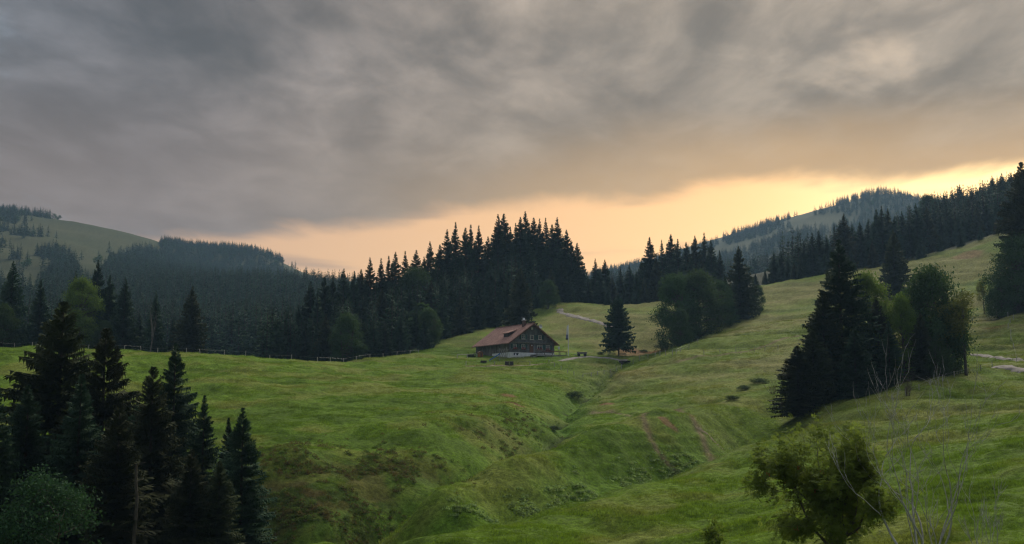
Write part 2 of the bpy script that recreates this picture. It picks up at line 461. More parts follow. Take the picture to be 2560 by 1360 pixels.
# grass-covered ground
M_GROUND, N, b, out = new_mat('ground')
colr = N.new('ShaderNodeAttribute', attribute_name='col').outputs['Color']
pos = N.new('ShaderNodeNewGeometry').outputs['Position']
n1 = N.noise(pos, 2.2, 5.0, 0.65)
n2 = N.noise(N.vmath('MULTIPLY', pos, (1.0, 1.0, 3.0)), 9.0, 3.0, 0.7)
g = N.math('MULTIPLY', N.step(n1, 0.25, 0.75, 0.58, 1.42), N.step(n2, 0.2, 0.8, 0.66, 1.34))
N.put(b.inputs['Base Color'], N.vmath('SCALE', colr, g))
b.inputs['Roughness'].default_value = 0.95
b.inputs['Specular IOR Level'].default_value = 0.05
bump = N.new('ShaderNodeBump')
bump.inputs['Strength'].default_value = 0.8
bump.inputs['Distance'].default_value = 0.25
N.put(bump.inputs['Height'], N.math('ADD', n1, N.math('MULTIPLY', n2, 0.5)))
N.put(b.inputs['Normal'], bump.outputs[0])

# ground sheet: fan of rows, dense where the camera looks
t_in = np.linspace(-0.50, 0.50, 620)
t_out = 0.50 + np.array([.02, .05, .09, .14, .2, .28, .38, .5, .65, .85])
tt = np.concatenate([-t_out[::-1], t_in, t_out])
rows = np.concatenate([np.linspace(-34, 20, 12), np.geomspace(26, 52, 24), np.geomspace(52.5, 320, 560)[0:], np.geomspace(322, 480, 90), np.geomspace(486, 2100, 110), np.geomspace(2200, 9000, 16)])
RY = rows[:, None] + 0 * tt[None]
RX = tt[None] * (np.maximum(rows, 0)[:, None] * 1.0 + 4 + 38 * np.exp(-np.maximum(rows, 0)[:, None] / 30.0))
vx, vy = RX.ravel(), RY.ravel()
vz = height(vx, vy)
nr, nc = len(rows), len(tt)
ii = (np.arange(nr - 1)[:, None] * nc + np.arange(nc - 1)[None]).ravel()
quads = np.stack([ii, ii + 1, ii + nc + 1, ii + nc], 1)
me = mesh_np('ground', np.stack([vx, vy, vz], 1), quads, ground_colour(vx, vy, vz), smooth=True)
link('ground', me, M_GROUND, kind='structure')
# ================================================================== plant materials
def foliage_mat(name, dark, light, trans=0.0, tipc=None):
    m, N, b, out = new_mat(name)
    geo = N.new('ShaderNodeNewGeometry')
    oi = N.new('ShaderNodeObjectInfo')
    r = geo.outputs['Random Per Island']
    tcn = N.new('ShaderNodeTexCoord').outputs['Object']
    clump = N.noise(tcn, 0.45, 2.0, 0.5)
    f = N.math('ADD', N.math('MULTIPLY', r, 0.45), N.math('MULTIPLY', N.step(clump, 0.3, 0.7), 0.55))
    c = N.mix(f, dark, light)
    hsv = N.new('ShaderNodeHueSaturation')
    N.put(hsv.inputs['Hue'], N.math('ADD', 0.485, N.math('MULTIPLY', oi.outputs['Random'], 0.03)))
    N.put(hsv.inputs['Value'], N.math('ADD', 0.72, N.math('MULTIPLY', oi.outputs['Random'], 0.56)))
    N.put(hsv.inputs['Color'], c)
    N.put(b.inputs['Base Color'], hsv.outputs[0])
    b.inputs['Roughness'].default_value = 0.8
    b.inputs['Specular IOR Level'].default_value = 0.08
    if trans > 0:
        tr = N.new('ShaderNodeBsdfTranslucent')
        N.put(tr.inputs[0], N.mix(0.5, hsv.outputs[0], (light[0] * 1.5, light[1] * 1.6, light[2])))
        mx = N.new('ShaderNodeMixShader')
        mx.inputs[0].default_value = trans
        m.node_tree.links.new(b.outputs[0], mx.inputs[1])
        m.node_tree.links.new(tr.outputs[0], mx.inputs[2])
        m.node_tree.links.new(mx.outputs[0], out.inputs[0])
    return m

def bark_mat(name, a, c2, scale=6.0):
    m, N, b, out = new_mat(name)
    tcn = N.new('ShaderNodeTexCoord').outputs['Object']
    n = N.noise(N.vmath('MULTIPLY', tcn, (1.0, 1.0, 0.25)), scale, 5.0, 0.65)
    N.put(b.inputs['Base Color'], N.mix(N.step(n, 0.3, 0.7), a, c2))
    bp = N.new('ShaderNodeBump')
    bp.inputs['Strength'].default_value = 0.6
    bp.inputs['Distance'].default_value = 0.05
    N.put(bp.inputs['Height'], n)
    N.put(b.inputs['Normal'], bp.outputs[0])
    return m

M_SPRUCE = foliage_mat('spruce_needles', (.024, .054, .032), (.072, .120, .056))
M_SPRUCE_OLIVE = foliage_mat('spruce_needles_olive', (.034, .046, .020), (.098, .112, .044))
M_LEAF = foliage_mat('broad_leaves', (.022, .048, .019), (.066, .110, .036), .24)
M_LEAF_BRIGHT = foliage_mat('bright_leaves', (.045, .082, .016), (.135, .190, .038), .36)
M_LEAF_YELLOW = foliage_mat('yellowish_leaves', (.060, .085, .018), (.165, .175, .045), .36)
M_LEAF_BLUE = foliage_mat('bluish_leaves', (.016, .048, .022), (.048, .105, .044), .2)
M_ROWAN = foliage_mat('rowan_leaves', (.072, .108, .020), (.175, .225, .048), .46)
M_HEATH = foliage_mat('heath_leaves', (.055, .065, .018), (.150, .105, .042), .3)
M_BARK = bark_mat('bark', (.045, .036, .028), (.105, .088, .070))
M_BARK_PALE = bark_mat('pale_bark', (.10, .09, .078), (.22, .20, .175))
M_DEAD = bark_mat('dead_wood', (.26, .25, .245), (.50, .485, .47), 9.0)

# ================================================================== plant shapes
def tube(path, radii, sides=6, cap=True):
    """vertices and quads of a tapered tube along a path"""
    path = np.asarray(path, float); n = len(path)
    d = np.gradient(path, axis=0)
    d /= np.linalg.norm(d, axis=1)[:, None] + 1e-9
    ref = np.where(np.abs(d[:, 2:3]) > .9, np.array([[1., 0, 0]]), np.array([[0, 0, 1.]]))
    a = np.cross(d, ref); a /= np.linalg.norm(a, axis=1)[:, None] + 1e-9
    c = np.cross(d, a)
    ang = np.linspace(0, 2 * np.pi, sides, endpoint=False)
    v = path[:, None] + np.asarray(radii)[:, None, None] * (a[:, None] * np.cos(ang)[None, :, None] + c[:, None] * np.sin(ang)[None, :, None])
    v = v.reshape(-1, 3)
    i = np.arange(n - 1)[:, None] * sides; j = np.arange(sides)[None]; k = (j + 1) % sides
    q = np.stack([(i + j), (i + k), (i + sides + k), (i + sides + j)], -1).reshape(-1, 4)
    return v, q

class Soup:
    def __init__(self):
        self.v, self.f, self.n = [], [], 0
    def add(self, v, f):
        self.v.append(v); self.f.append(f + self.n); self.n += len(v)
    def mesh(self, name, mat, smooth=False):
        me = mesh_np(name, np.concatenate(self.v), np.concatenate(self.f), smooth=smooth)
        me.materials.append(mat)
        return me

def spruce_crown(seed, H, R, levels, nb, K, base=0.06, power=0.8, gap=0.0, droop=1.0, hang=0.5, tip=(.80, .62)):
    """triangles of a spruce crown: whorls of drooping boughs with side twigs and hanging twigs"""
    r = np.random.RandomState(seed)
    u = np.linspace(0, 1, levels) ** 0.92
    lev = np.repeat(u, nb)
    B = len(lev)
    hr = np.clip(base + (1 - base) * (lev + r.normal(0, .35 / levels, B)), base, .992)
    h = hr * H
    prof = (1 - hr) ** power * (0.78 + .22 * sstep(hr, base, base + .16)) / (1 - base) ** power
    prof = prof * np.interp(hr, [0, tip[0], 1], [1, 1, tip[1]])
    # uneven crown: sides and heights differ
    phi = r.uniform(0, 2 * np.pi, B)
    lob = 0.84 + .32 * vnoise(np.cos(phi) * 1.3 + 5 + seed, hr * 9 + np.sin(phi) * 1.3, seed)
    L = R * prof * r.uniform(.74, 1.12, B) * lob + .06 + .20 * (1 - hr)
    keep = r.uniform(0, 1, B) > gap
    h, hr, phi, L = h[keep], hr[keep], phi[keep], L[keep]
    B = len(h)
    s0 = np.interp(hr, [0, .35, .75, 1], [-.50, -.32, .10, 1.0]) * droop + r.normal(0, .09, B)
    s1 = np.interp(hr, [0, .5, 1], [.26, .20, .0])
    d = np.stack([np.cos(phi), np.sin(phi), np.zeros(B)], 1)
    p = np.stack([-np.sin(phi), np.cos(phi), np.zeros(B)], 1)
    up = np.array([0, 0, 1.])
    def ax(t):
        t = np.asarray(t)
        return d[:, None] * (L[:, None] * t)[..., None] + up * (h[:, None] + L[:, None] * (s0[:, None] * t + s1[:, None] * t * t))[..., None]
    tris = []
    tk = (np.linspace(.12, .90, K)[None] + r.uniform(-.05, .05, (B, K)))
    dl = (.62 / K)
    a, b_ = ax(tk - dl), ax(tk + dl)
    c = ax(tk)
    l = (L[:, None] * .40 * (1 - tk) ** .6 + .16) * r.uniform(.6, 1.25, (B, K))
    for sgn in (-1, 1):
        tip = c + d[:, None] * (l * r.uniform(.25, .75, (B, K)))[..., None] + sgn * p[:, None] * l[..., None]
        tip[..., 2] -= l * r.uniform(.10, .55, (B, K))
        tris.append(np.stack([a, b_, tip], 2))
    hl = np.minimum(.15 + .30 * L[:, None], hang * 1.5) * r.uniform(.5, 1.3, (B, K))
    tip = c + p[:, None] * (r.uniform(-.2, .2, (B, K)) * hl)[..., None] + d[:, None] * (r.uniform(-.1, .3, (B, K)) * hl)[..., None]
    tip[..., 2] -= hl
    tris.append(np.stack([a, b_, tip], 2))
    w = np.minimum(.10 + .05 * L, .28)[:, None]
    e = ax(np.full((B, 1), .72)); t1 = ax(np.full((B, 1), 1.06))
    tris.append(np.stack([e - p[:, None] * w[..., None], e + p[:, None] * w[..., None], t1], 2))
    v = np.concatenate([t.reshape(-1, 3) for t in tris])
    # leader
    lead = np.array([[.09, 0, H * .965], [-.05, .08, H * .965], [0, 0, H * 1.0], [-.05, -.08, H * .965], [.09, 0, H * .965], [0, 0, H * 1.0]])
    v = np.concatenate([v, lead])
    return v, np.arange(len(v)).reshape(-1, 3)

def spruce_trunk(H, r0, seed, lean=0.0):
    r = np.random.RandomState(seed)
    t = np.linspace(0, .97, 9)
    path = np.stack([np.cumsum(r.normal(0, .015, 9)) + lean * t, np.cumsum(r.normal(0, .015, 9)), t * H - .6 * (t == 0)], 1)
    return tube(path, r0 * (1 - t) ** .9 + .02 + .10 * r0 * (t == 0), 7)

def leaf_quads(centers, out_dir, size, r, fold=.35, upbias=.5):
    """rhombic leaf faces around centres"""
    n = len(centers)
    nrm = r.normal(0, 1, (n, 3)) + out_dir * .9 + np.array([0, 0, upbias])
    nrm /= np.linalg.norm(nrm, axis=1)[:, None]
    a = np.cross(nrm, r.normal(0, 1, (n, 3))); a /= np.linalg.norm(a, axis=1)[:, None]
    b = np.cross(nrm, a)
    s = (size * r.uniform(.6, 1.3, n))[:, None]
    v = np.stack([centers - a * s, centers - b * s * .55 - nrm * s * fold * .3, centers + a * s, centers + b * s * .55 - nrm * s * fold * .3], 1).reshape(-1, 3)
    return v, np.arange(4 * n).reshape(-1, 4)

def broad_tree(seed, H, W, base, lobes, clumps, per, size, top=.0, r0=.3, stems=1):
    """crown of leaf clumps on lobes around real limbs; returns crown (v, quads) and wood (v, quads)"""
    r = np.random.RandomState(seed)
    cz, hz = (base + H) / 2, (H - base) / 2
    C, R = [], []
    for i in range(lobes):
        a = r.uniform(0, 2 * np.pi); tz = ((i + r.uniform(0, 1)) / lobes) ** .85
        k = W / 2 * np.interp(tz, [0, .25, .55, .8, 1], [.66, .92, .86, .60, .18]) * r.uniform(.35, 1.0) ** .6
        R.append(W * r.uniform(.7, 1.4) * .52 / lobes ** .45)
        C.append([math.cos(a) * k, math.sin(a) * k, base + R[-1] * .6 + (H - base - R[-1] * 1.5) * tz])
    C.append([0, 0, H - W * .09]); R.append(W * .09)
    C = np.array(C); R = np.array(R)
    pts, dirs = [], []
    while sum(map(len, pts)) < clumps:
        n = clumps
        k = r.choice(len(C), n, p=R ** 2 / (R ** 2).sum())
        u = r.normal(0, 1, (n, 3)); u /= np.linalg.norm(u, axis=1)[:, None]
        q = C[k] + u * (R[k] * np.where(r.uniform(0, 1, n) < .82, r.uniform(.5, 1.1, n), r.uniform(1.0, 1.75, n)))[:, None] * np.array([1, 1, .85])
        inside = (np.linalg.norm((q[:, None] - C[None]), axis=2) < R[None] * .62).any(1)
        ok = (~inside) & (q[:, 2] > base * .8) & (vnoise(q[:, 0] * .7 + seed, q[:, 1] * .7 + q[:, 2] * .9, seed) > .26)
        pts.append(q[ok]); dirs.append(u[ok])
    pts = np.concatenate(pts)[:clumps]; dirs = np.concatenate(dirs)[:clumps]
    sp = W * .045 + .12
    cc = np.repeat(pts, per, 0) + r.normal(0, 1, (clumps * per, 3)) * np.array([sp, sp, sp * .55])
    cv, cf = leaf_quads(cc, np.repeat(dirs, per, 0), size, r)
    S = Soup()
    th = cz + hz * .25
    for s_ in range(stems):
        a = r.uniform(0, 6.28)
        off = np.array([math.cos(a), math.sin(a), 0]) * (.0 if stems == 1 else W * .12)
        t = np.linspace(0, 1, 7)
        path = np.stack([off[0] * (1 + t) + np.cumsum(r.normal(0, .05, 7)), off[1] * (1 + t) + np.cumsum(r.normal(0, .05, 7)), t * th - .5 * (t == 0)], 1)
        S.add(*tube(path, r0 * (1 - t * .75) / (1 if stems == 1 else 1.5), 7))
        for i in range(len(C)):
            if stems > 1 and i % stems != s_:
                continue
            z0 = max(base * .55, min(C[i][2] - R[i] * 1.2, th * .95))
            st = np.array([np.interp(z0, path[:, 2], path[:, 0]), np.interp(z0, path[:, 2], path[:, 1]), z0])
            q = np.linspace(0, 1, 6)[:, None]
            mid = st * (1 - q) + C[i] * q + np.array([0, 0, 1.]) * (q * (1 - q)) * -.12 * W * .3 + r.normal(0, .10, (6, 3)) * q
            S.add(*tube(mid, np.linspace(r0 * .42, r0 * .10, 6), 5))
            for _ in range(2):
                u = r.normal(0, 1, 3); u /= np.linalg.norm(u)
                e = C[i] + u * R[i] * .9
                S.add(*tube(C[i] * (1 - q) + e * q + r.normal(0, .06, (6, 3)) * q, np.linspace(r0 * .12, r0 * .03, 6), 4))
    return (cv, cf), (np.concatenate(S.v), np.concatenate(S.f))

def grow(r, p, d, length, rad, depth, out, spread=.5, kids=3, upw=.25, seg=6, tips=None, shrink=.68, wander=.12):
    """branching wood: out collects (path, radii)"""
    d = np.asarray(d, float); d /= np.linalg.norm(d)
    path = [np.asarray(p, float)]
    for i in range(seg):
        d = d + r.normal(0, wander, 3) + np.array([0, 0, upw * .25])
        d /= np.linalg.norm(d)
        path.append(path[-1] + d * length / seg)
    path = np.array(path)
    end = rad * (.45 if depth > 0 else .25)
    out.append((path, np.linspace(rad, end, seg + 1), depth))
    if depth == 0:
        if tips is not None:
            tips.append((path[-1], d))
        return
    for k in range(kids + (r.rand() < .4)):
        t = r.uniform(.30, 1.0) if k else 1.0
        i = min(int(t * seg), seg)
        a = r.normal(0, 1, 3); a -= a.dot(d) * d; a /= np.linalg.norm(a) + 1e-9
        sp = spread * r.uniform(.6, 1.3) if k else spread * .35
        grow(r, path[i], d * math.cos(sp) + a * math.sin(sp), length * shrink * r.uniform(.75, 1.15), max(rad * (1 - .55 * t) * (.62 if k else .8), .008), depth - 1, out, spread, kids, upw, seg, tips, shrink, wander)

# ================================================================== tree prototypes (mesh data shared between alike trees)
class Proto:
    def __init__(self, H, trunk, crown):
        self.H, self.trunk, self.crown = H, trunk, crown

def make_spruce(name, seed, H, R, levels, nb, K, mat=None, bark=None, **kw):
    v, f = spruce_crown(seed, H, R, levels, nb, K, **kw)
    cm = mesh_np(name + '_crown', v, f); cm.materials.append(mat or M_SPRUCE)
    v, f = spruce_trunk(H, H * .0125, seed)
    tm = mesh_np(name + '_trunk', v, f, smooth=True); tm.materials.append(bark or M_BARK)
    return Proto(H, tm, cm)

def make_broad(name, seed, H, W, base, lobes, clumps, per, size, mat, r0=.3, stems=1, bark=None):
    (cv, cf), (wv, wf) = broad_tree(seed, H, W, base, lobes, clumps, per, size, r0=r0, stems=stems)
    cm = mesh_np(name + '_crown', cv, cf); cm.materials.append(mat)
    tm = mesh_np(name + '_trunk', wv, wf, smooth=True); tm.materials.append(bark or M_BARK)
    return Proto(H, tm, cm)

NEAR = [make_spruce('near_spruce', 100 + i, 25, R, 58, 9, 16, mat=m, base=bs, power=pw, gap=g, hang=.42, tip=(.70, .40))
        for i, (R, bs, pw, g, m) in enumerate([(6.2, .04, .58, .12, M_SPRUCE_OLIVE), (6.0, .03, .70, .10, M_SPRUCE), (5.8, .08, .58, .16, M_SPRUCE_OLIVE), (5.4, .03, .76, .10, M_SPRUCE)])]
MIDS = [make_spruce('mid_spruce', 200 + i, 25, R * 1.12, 44, 9, 5, mat=m, base=bs, power=pw, gap=g * .5, hang=.8)
        for i, (R, bs, pw, g, m) in enumerate([(5.3, .03, .95, .10, M_SPRUCE), (4.8, .04, 1.0, .12, M_SPRUCE), (5.8, .03, .95, .10, M_SPRUCE), (5.2, .05, .86, .16, M_SPRUCE), (5.4, .03, .90, .12, M_SPRUCE_OLIVE), (4.6, .04, 1.05, .12, M_SPRUCE)])]
FULL = make_spruce('full_spruce', 300, 14, 5.0, 40, 9, 6, base=.17, power=.74, gap=.05, hang=.4)
WIDE = make_spruce('wide_spruce', 301, 20, 6.4, 46, 9, 7, mat=M_SPRUCE_OLIVE, base=.03, power=.70, gap=.05, hang=.6)
FARS = [make_spruce('far_spruce', 320 + i, 24, R, 15, 5, 2, base=.08, power=pw, gap=.05, hang=.9) for i, (R, pw) in enumerate([(4.6, .85), (4.0, .95), (5.0, .8)])]
BROAD = [make_broad('maple', 400, 16, 13, .2, 62, 2700, 7, .21, M_LEAF, .42),
         make_broad('beech', 401, 18, 12, .6, 60, 2600, 7, .20, M_LEAF_BRIGHT, .36),
         make_broad('ash', 402, 15, 12, .1, 60, 2600, 7, .21, M_LEAF, .36, 2)]
PALE = make_broad('pale_tree', 403, 15, 7, 4.5, 10, 620, 7, .19, M_LEAF_YELLOW, .30)
BUSH = make_broad('bush', 404, 4.5, 6.0, .3, 8, 420, 7, .17, M_LEAF, .10, 3)
BLUEBUSH = make_broad('young_ash', 405, 9, 7.5, .3, 30, 1500, 8, .13, M_LEAF_BLUE, .14, 3)
BROADFAR = make_broad('far_broad', 406, 15, 11, 1.0, 9, 130, 5, .75, M_LEAF, .3)

def plant(proto, name, x, y, H, label, category='tree', group=None, wide=1.0, rz=None, tilt=(0, 0), z=None, r=random):
    e = bpy.data.objects.new(name, None)
    COL.objects.link(e)
    zz = gz(x, y) if z is None else z
    e.location = (x, y, zz - .1)
    s = H / proto.H
    e.scale = (s * wide, s * wide, s)
    e.rotation_euler = (tilt[0], tilt[1], r.uniform(0, 6.28) if rz is None else rz)
    e.empty_display_size = .5
    e['label'] = label; e['category'] = category
    if group:
        e['group'] = group
    for n, me in (('trunk', proto.trunk), ('crown', proto.crown)):
        o = bpy.data.objects.new(n, me)
        COL.objects.link(o)
        o.parent = e
    return e

def plant_px(proto, name, px, top, D, label, group=None, category='tree', **kw):
    """tree whose tip stands at a photo pixel, rooted on the ground D metres ahead"""
    t = at(px, top, D)
    z = gz(t[0], t[1])
    return plant(proto, name, t[0], t[1], max(t[2] - z, 2.0), label, category, group, z=z, **kw)

random.seed(11)
R_ = random.Random(5)

# ------------------------------------------------------------------ foreground spruces at the left edge
for px, top, D, pr, wide, label in [
    (160, 752, 116, 0, 1.12, 'tallest broad old spruce in the foreground clump at lower left'),
    (268, 818, 112, 2, 1.05, 'ragged spruce just right of the tallest one in the foreground clump'),
    (440, 856, 122, 1, .90, 'slim pointed spruce with layered boughs right of the clump centre'),
    (384, 914, 106, 2, .92, 'round topped olive spruce with a bare pale lower trunk in the foreground clump'),
    (512, 985, 116, 3, .85, 'dark narrow spruce behind the right flank of the foreground clump'),
    (572, 1040, 112, 3, .80, 'thin leader spruce left of the rightmost foreground spruce'),
    (608, 1016, 106, 1, 1.0, 'rightmost spruce of the foreground clump beside the heath bank'),
    (-6, 952, 100, 3, 1.0, 'spruce cut by the left edge of the photo in the foreground'),
    (72, 958, 104, 1, 1.05, 'dark spruce near the left edge below the tallest foreground spruce'),
    (300, 1010, 98, 0, 1.0, 'shadowy spruce standing front centre in the foreground clump'),
    (480, 1120, 99, 2, 1.0, 'lower bushy olive spruce in front of the slim pointed one'),
    (205, 930, 104, 3, 1.1, 'dark pointed spruce between the tallest one and the shadowy front one'),
    (345, 1000, 110, 1, 1.0, 'dark spruce filling the gap left of the round topped olive one'),
    (550, 1150, 100, 0, 1.0, 'short olive spruce at the right foot of the foreground clump')]:
    plant_px(NEAR[pr], 'spruce_tree', px, top, D, label, 'foreground spruces', wide=wide * 1.2, r=R_)
plant_px(BLUEBUSH, 'young_ash_tree', 125, 1175, 78, 'bluish green young broadleaf tree at the bottom left corner', wide=1.0, r=R_)

# ------------------------------------------------------------------ row behind the left meadow fence
for px, top, D, pr, wide, label in [
    (34, 650, 300, 0, 1.15, 'tall pointed spruce near the left edge behind the meadow fence'),
    (103, 698, 298, 3, 1.0, 'spruce second from the left edge behind the meadow fence'),
    (190, 675, 316, 1, 1.0, 'spruce tip peeking over the bright broadleaf tree behind the meadow'),
    (246, 648, 318, 2, 1.0, 'tall spruce right behind the bright broadleaf tree'),
    (276, 686, 302, 3, 1.1, 'dark spruce at the right flank of the bright broadleaf tree'),
    (314, 690, 296, 0, 1.1, 'broad dark spruce left of the bare dead tree'),
    (391, 726, 298, 1, 1.05, 'spruce right behind the bare dead tree'),
    (436, 785, 300, 5, 1.0, 'short spruce between the bare tree and the lone tall spruce'),
    (482, 714, 295, 4, 1.25, 'rightmost tall olive spruce of the row behind the meadow fence'),
    (150, 745, 310, 2, 1.0, 'dark spruce left of the bright broadleaf tree behind the fence'),
    (350, 780, 310, 2, 1.0, 'low dark spruce filling the gap left of the bare tree'),
    (-30, 690, 300, 2, 1.1, 'spruce half outside the left edge behind the meadow fence')]:
    plant_px(MIDS[pr], 'spruce_tree', px, top, D, label, 'row behind the meadow fence', wide=wide, r=R_)
plant_px(BROAD[1], 'broadleaf_tree', 208, 694, 297, 'bright green broadleaf tree in the row behind the left meadow', 'row behind the meadow fence', wide=.85, r=R_)
plant_px(BROAD[0], 'broadleaf_tree', 12, 760, 294, 'dark broadleaf tree at the left edge behind the meadow fence', 'row behind the meadow fence', wide=.9, r=R_)
plant_px(BROAD[2], 'broadleaf_tree', 262, 800, 291, 'low broadleaf tree under the spruces behind the meadow fence', 'row behind the meadow fence', wide=.9, r=R_)

# ------------------------------------------------------------------ forest behind the farmhouse: skyline first, then the rows in front
_tens = ['', '', 'twenty', 'thirty', 'forty']; _one = 'zeroth first second third fourth fifth sixth seventh eighth ninth tenth eleventh twelfth thirteenth fourteenth fifteenth sixteenth seventeenth eighteenth nineteenth'.split()
ORD = [(_one[k] if k < 20 else (('twentieth', 'thirtieth', 'fortieth')[k // 10 - 2] if k % 10 == 0 else _tens[k // 10] + '-' + _one[k % 10])) for k in range(1, 50)]
G1 = 'forest behind the farmhouse'
SKY1 = [(721, 762, 330, 1), (690, 800, 325, 3), (777, 702, 345, 3), (795, 718, 335, 1), (812, 690, 350, 3), (833, 688, 355, 1), (860, 670, 360, 0), (886, 676, 362, 1), (903, 672, 366, 3), (925, 642, 372, 0), (953, 644, 378, 1), (972, 638, 384, 5), (989, 628, 384, 0), (1013, 626, 390, 5), (1041, 624, 392, 4), (1060, 640, 396, 1), (1075, 602, 396, 0), (1100, 610, 404, 3), (1118, 572, 404, 0), (1139, 554, 408, 1), (1164, 568, 412, 3), (1177, 560, 414, 5), (1197, 562, 414, 1), (1220, 590, 420, 2), (1245, 534, 424, 0), (1260, 533, 428, 3), (1276, 565, 430, 1), (1289, 556, 436, 5), (1301, 541, 432, 2), (1313, 527, 436, 0), (1334, 543, 438, 3), (1349, 545, 440, 1), (1364, 543, 442, 5), (1380, 560, 436, 3), (1393, 542, 436, 0), (1416, 573, 430, 2), (1428, 600, 426, 1), (1443, 606, 428, 3)]
SKY1.sort()
for i, (px, top, D, pr) in enumerate(SKY1):
    lab = ORD[i] + ' spruce from the left along the skyline of the forest behind the farmhouse'
    plant_px(MIDS[pr], 'spruce_tree', px, top, D, lab, G1, wide=R_.uniform(1.0, 1.25), r=R_)
front = [(700, 860, 316), (735, 830, 318), (760, 795, 322), (790, 800, 318), (820, 784, 316), (848, 820, 312), (905, 800, 312), (935, 790, 314), (870, 740, 335), (910, 735, 340), (950, 720, 345), (985, 715, 350), (1020, 720, 352), (960, 800, 316), (1000, 780, 326), (1040, 760, 340), (1075, 700, 365), (1100, 745, 350), (1130, 690, 375), (1165, 680, 382), (1195, 690, 385), (1225, 650, 398), (1155, 740, 358), (1190, 735, 366), (1230, 720, 374), (1265, 700, 384), (1250, 660, 400), (1340, 660, 412), (1375, 670, 412), (1400, 650, 416), (1350, 710, 402), (1425, 690, 416), (745, 760, 340), (840, 745, 338), (1290, 640, 412), (1010, 700, 362), (1060, 790, 330), (880, 850, 308), (800, 850, 310), (1090, 660, 384)]
for i, (px, top, D) in enumerate(front):
    lab = 'spruce in the front rows of the forest left of the farmhouse' if px < 1110 else 'spruce in the front rows of the forest right behind the farmhouse'
    plant_px(MIDS[(i * 5 + 2) % 6], 'spruce_tree', px + R_.uniform(-6, 6), top, D, lab, G1, wide=R_.uniform(1.05, 1.35), r=R_)
plant_px(WIDE, 'spruce_tree', 1301, 670, 352, 'wide olive spruce standing alone right behind the farmhouse roof', G1, wide=.95, rz=.3)
for px, top, D, lab in [(872, 782, 308, 'green broadleaf tree at the forest edge left of the farmhouse meadow'), (1046, 668, 382, 'green broadleaf crown between spruces on the forest slope'), (1075, 770, 338, 'low green broadleaf tree at the foot of the forest slope'), (1370, 700, 398, 'dark broadleaf tree at the right end of the forest above the track')]:
    plant_px(BROAD[R_.choice((0, 2))], 'broadleaf_tree', px, top, D, lab, G1, wide=.9, r=R_)

# ------------------------------------------------------------------ stand behind the knoll, right of the farm
G2 = 'stand behind the knoll'
for i, (px, top, D) in enumerate([(1488, 645, 440), (1500, 668, 430), (1512, 648, 445), (1530, 690, 432), (1551, 666, 440), (1573, 660, 438), (1590, 672, 430), (1603, 650, 445), (1624, 592, 436), (1640, 640, 430), (1654, 598, 445), (1677, 584, 448), (1694, 596, 440), (1715, 604, 448), (1727, 640, 430), (1737, 588, 444), (1760, 580, 446), (1777, 598, 442), (1799, 624, 440), (1700, 660, 420), (1660, 670, 420), (1610, 690, 420), (1470, 690, 425), (1750, 650, 425), (1560, 710, 418), (1590, 720, 416), (1520, 715, 418), (1640, 720, 412)]):
    lab = ORD[i] + ' spruce from the left along the skyline of the stand behind the knoll' if i < 19 else 'lower spruce in the front row of the stand behind the grassy knoll'
    plant_px(MIDS[(i * 7 + 1) % 6], 'spruce_tree', px, top, D, lab, G2, wide=R_.uniform(.95, 1.25), r=R_)
# broadleaf clump on the left flank of the right hillside
for px, top, D, pr, wide, lab in [(1690, 682, 322, 2, .8, 'leafy tree at the left end of the clump beside the hillside fence'), (1745, 676, 326, 0, 1.05, 'large rounded maple in the middle of the clump beside the hillside fence'), (1795, 700, 334, 0, .9, 'dark rounded tree right of the large maple'), (1890, 712, 352, 2, .85, 'low rounded tree at the right end of the clump on the hillside'), (1700, 770, 308, 0, .75, 'low broadleaf tree in front of the clump by the lower fence')]:
    plant_px(BROAD[pr], 'broadleaf_tree', px, top, D, lab, 'clump beside the hillside fence', wide=wide, r=R_)
plant_px(MIDS[4], 'spruce_tree', 1846, 614, 345, 'spruce rising out of the broadleaf clump on the hillside', 'clump beside the hillside fence', wide=1.35, r=R_)
plant_px(MIDS[2], 'spruce_tree', 1812, 690, 338, 'shorter spruce in the broadleaf clump left of the tall one', 'clump beside the hillside fence', wide=1.2, r=R_)
plant_px(FULL, 'spruce_tree', 1545, 738, 316, 'lone full spruce with a short bare trunk right of the farmhouse', None, wide=.95, r=R_)
plant_px(BUSH, 'bush', 1655, 848, 309, 'round green bush by the fence left of the broadleaf clump', None, 'bush', r=R_)

# ------------------------------------------------------------------ forest belt above the right hillside
G3 = 'forest belt above the right hillside'
belt = [(1934, 627, 425), (1952, 624, 430), (1968, 635, 424), (1888, 682, 415), (1912, 670, 418), (1985, 655, 418), (2010, 600, 430), (2030, 580, 425), (2046, 575, 428), (2065, 585, 430), (2085, 560, 440), (2109, 533, 434), (2130, 560, 445), (2149, 553, 438), (2170, 545, 445), (2190, 520, 440), (2203, 513, 436), (2219, 520, 444), (2236, 540, 440), (2254, 527, 448), (2272, 535, 440), (2289, 507, 446), (2303, 525, 452), (2316, 514, 446), (2335, 520, 460), (2350, 530, 450), (2376, 520, 460), (2395, 530, 452), (2420, 520, 460), (2440, 515, 455), (2465, 505, 460), (2490, 500, 455), (2000, 650, 414), (2060, 630, 416), (2125, 615, 420), (2180, 600, 420), (2240, 600, 422), (2300, 590, 422), (2350, 580, 424), (2400, 575, 422), (2450, 560, 420), (2490, 545, 422)]
for i, (px, top, D) in enumerate(belt):
    sk = sorted(q[0] for q in belt[:32])
    lab = ORD[sk.index(px)] + ' spruce top from the left along the forest belt on the right hillside crest' if i < 32 else 'lower spruce in the front row of the belt on the right hillside crest'
    plant_px(MIDS[(i * 5 + 3) % 6], 'spruce_tree', px, top, D, lab, G3, wide=R_.uniform(1.0, 1.3), r=R_)
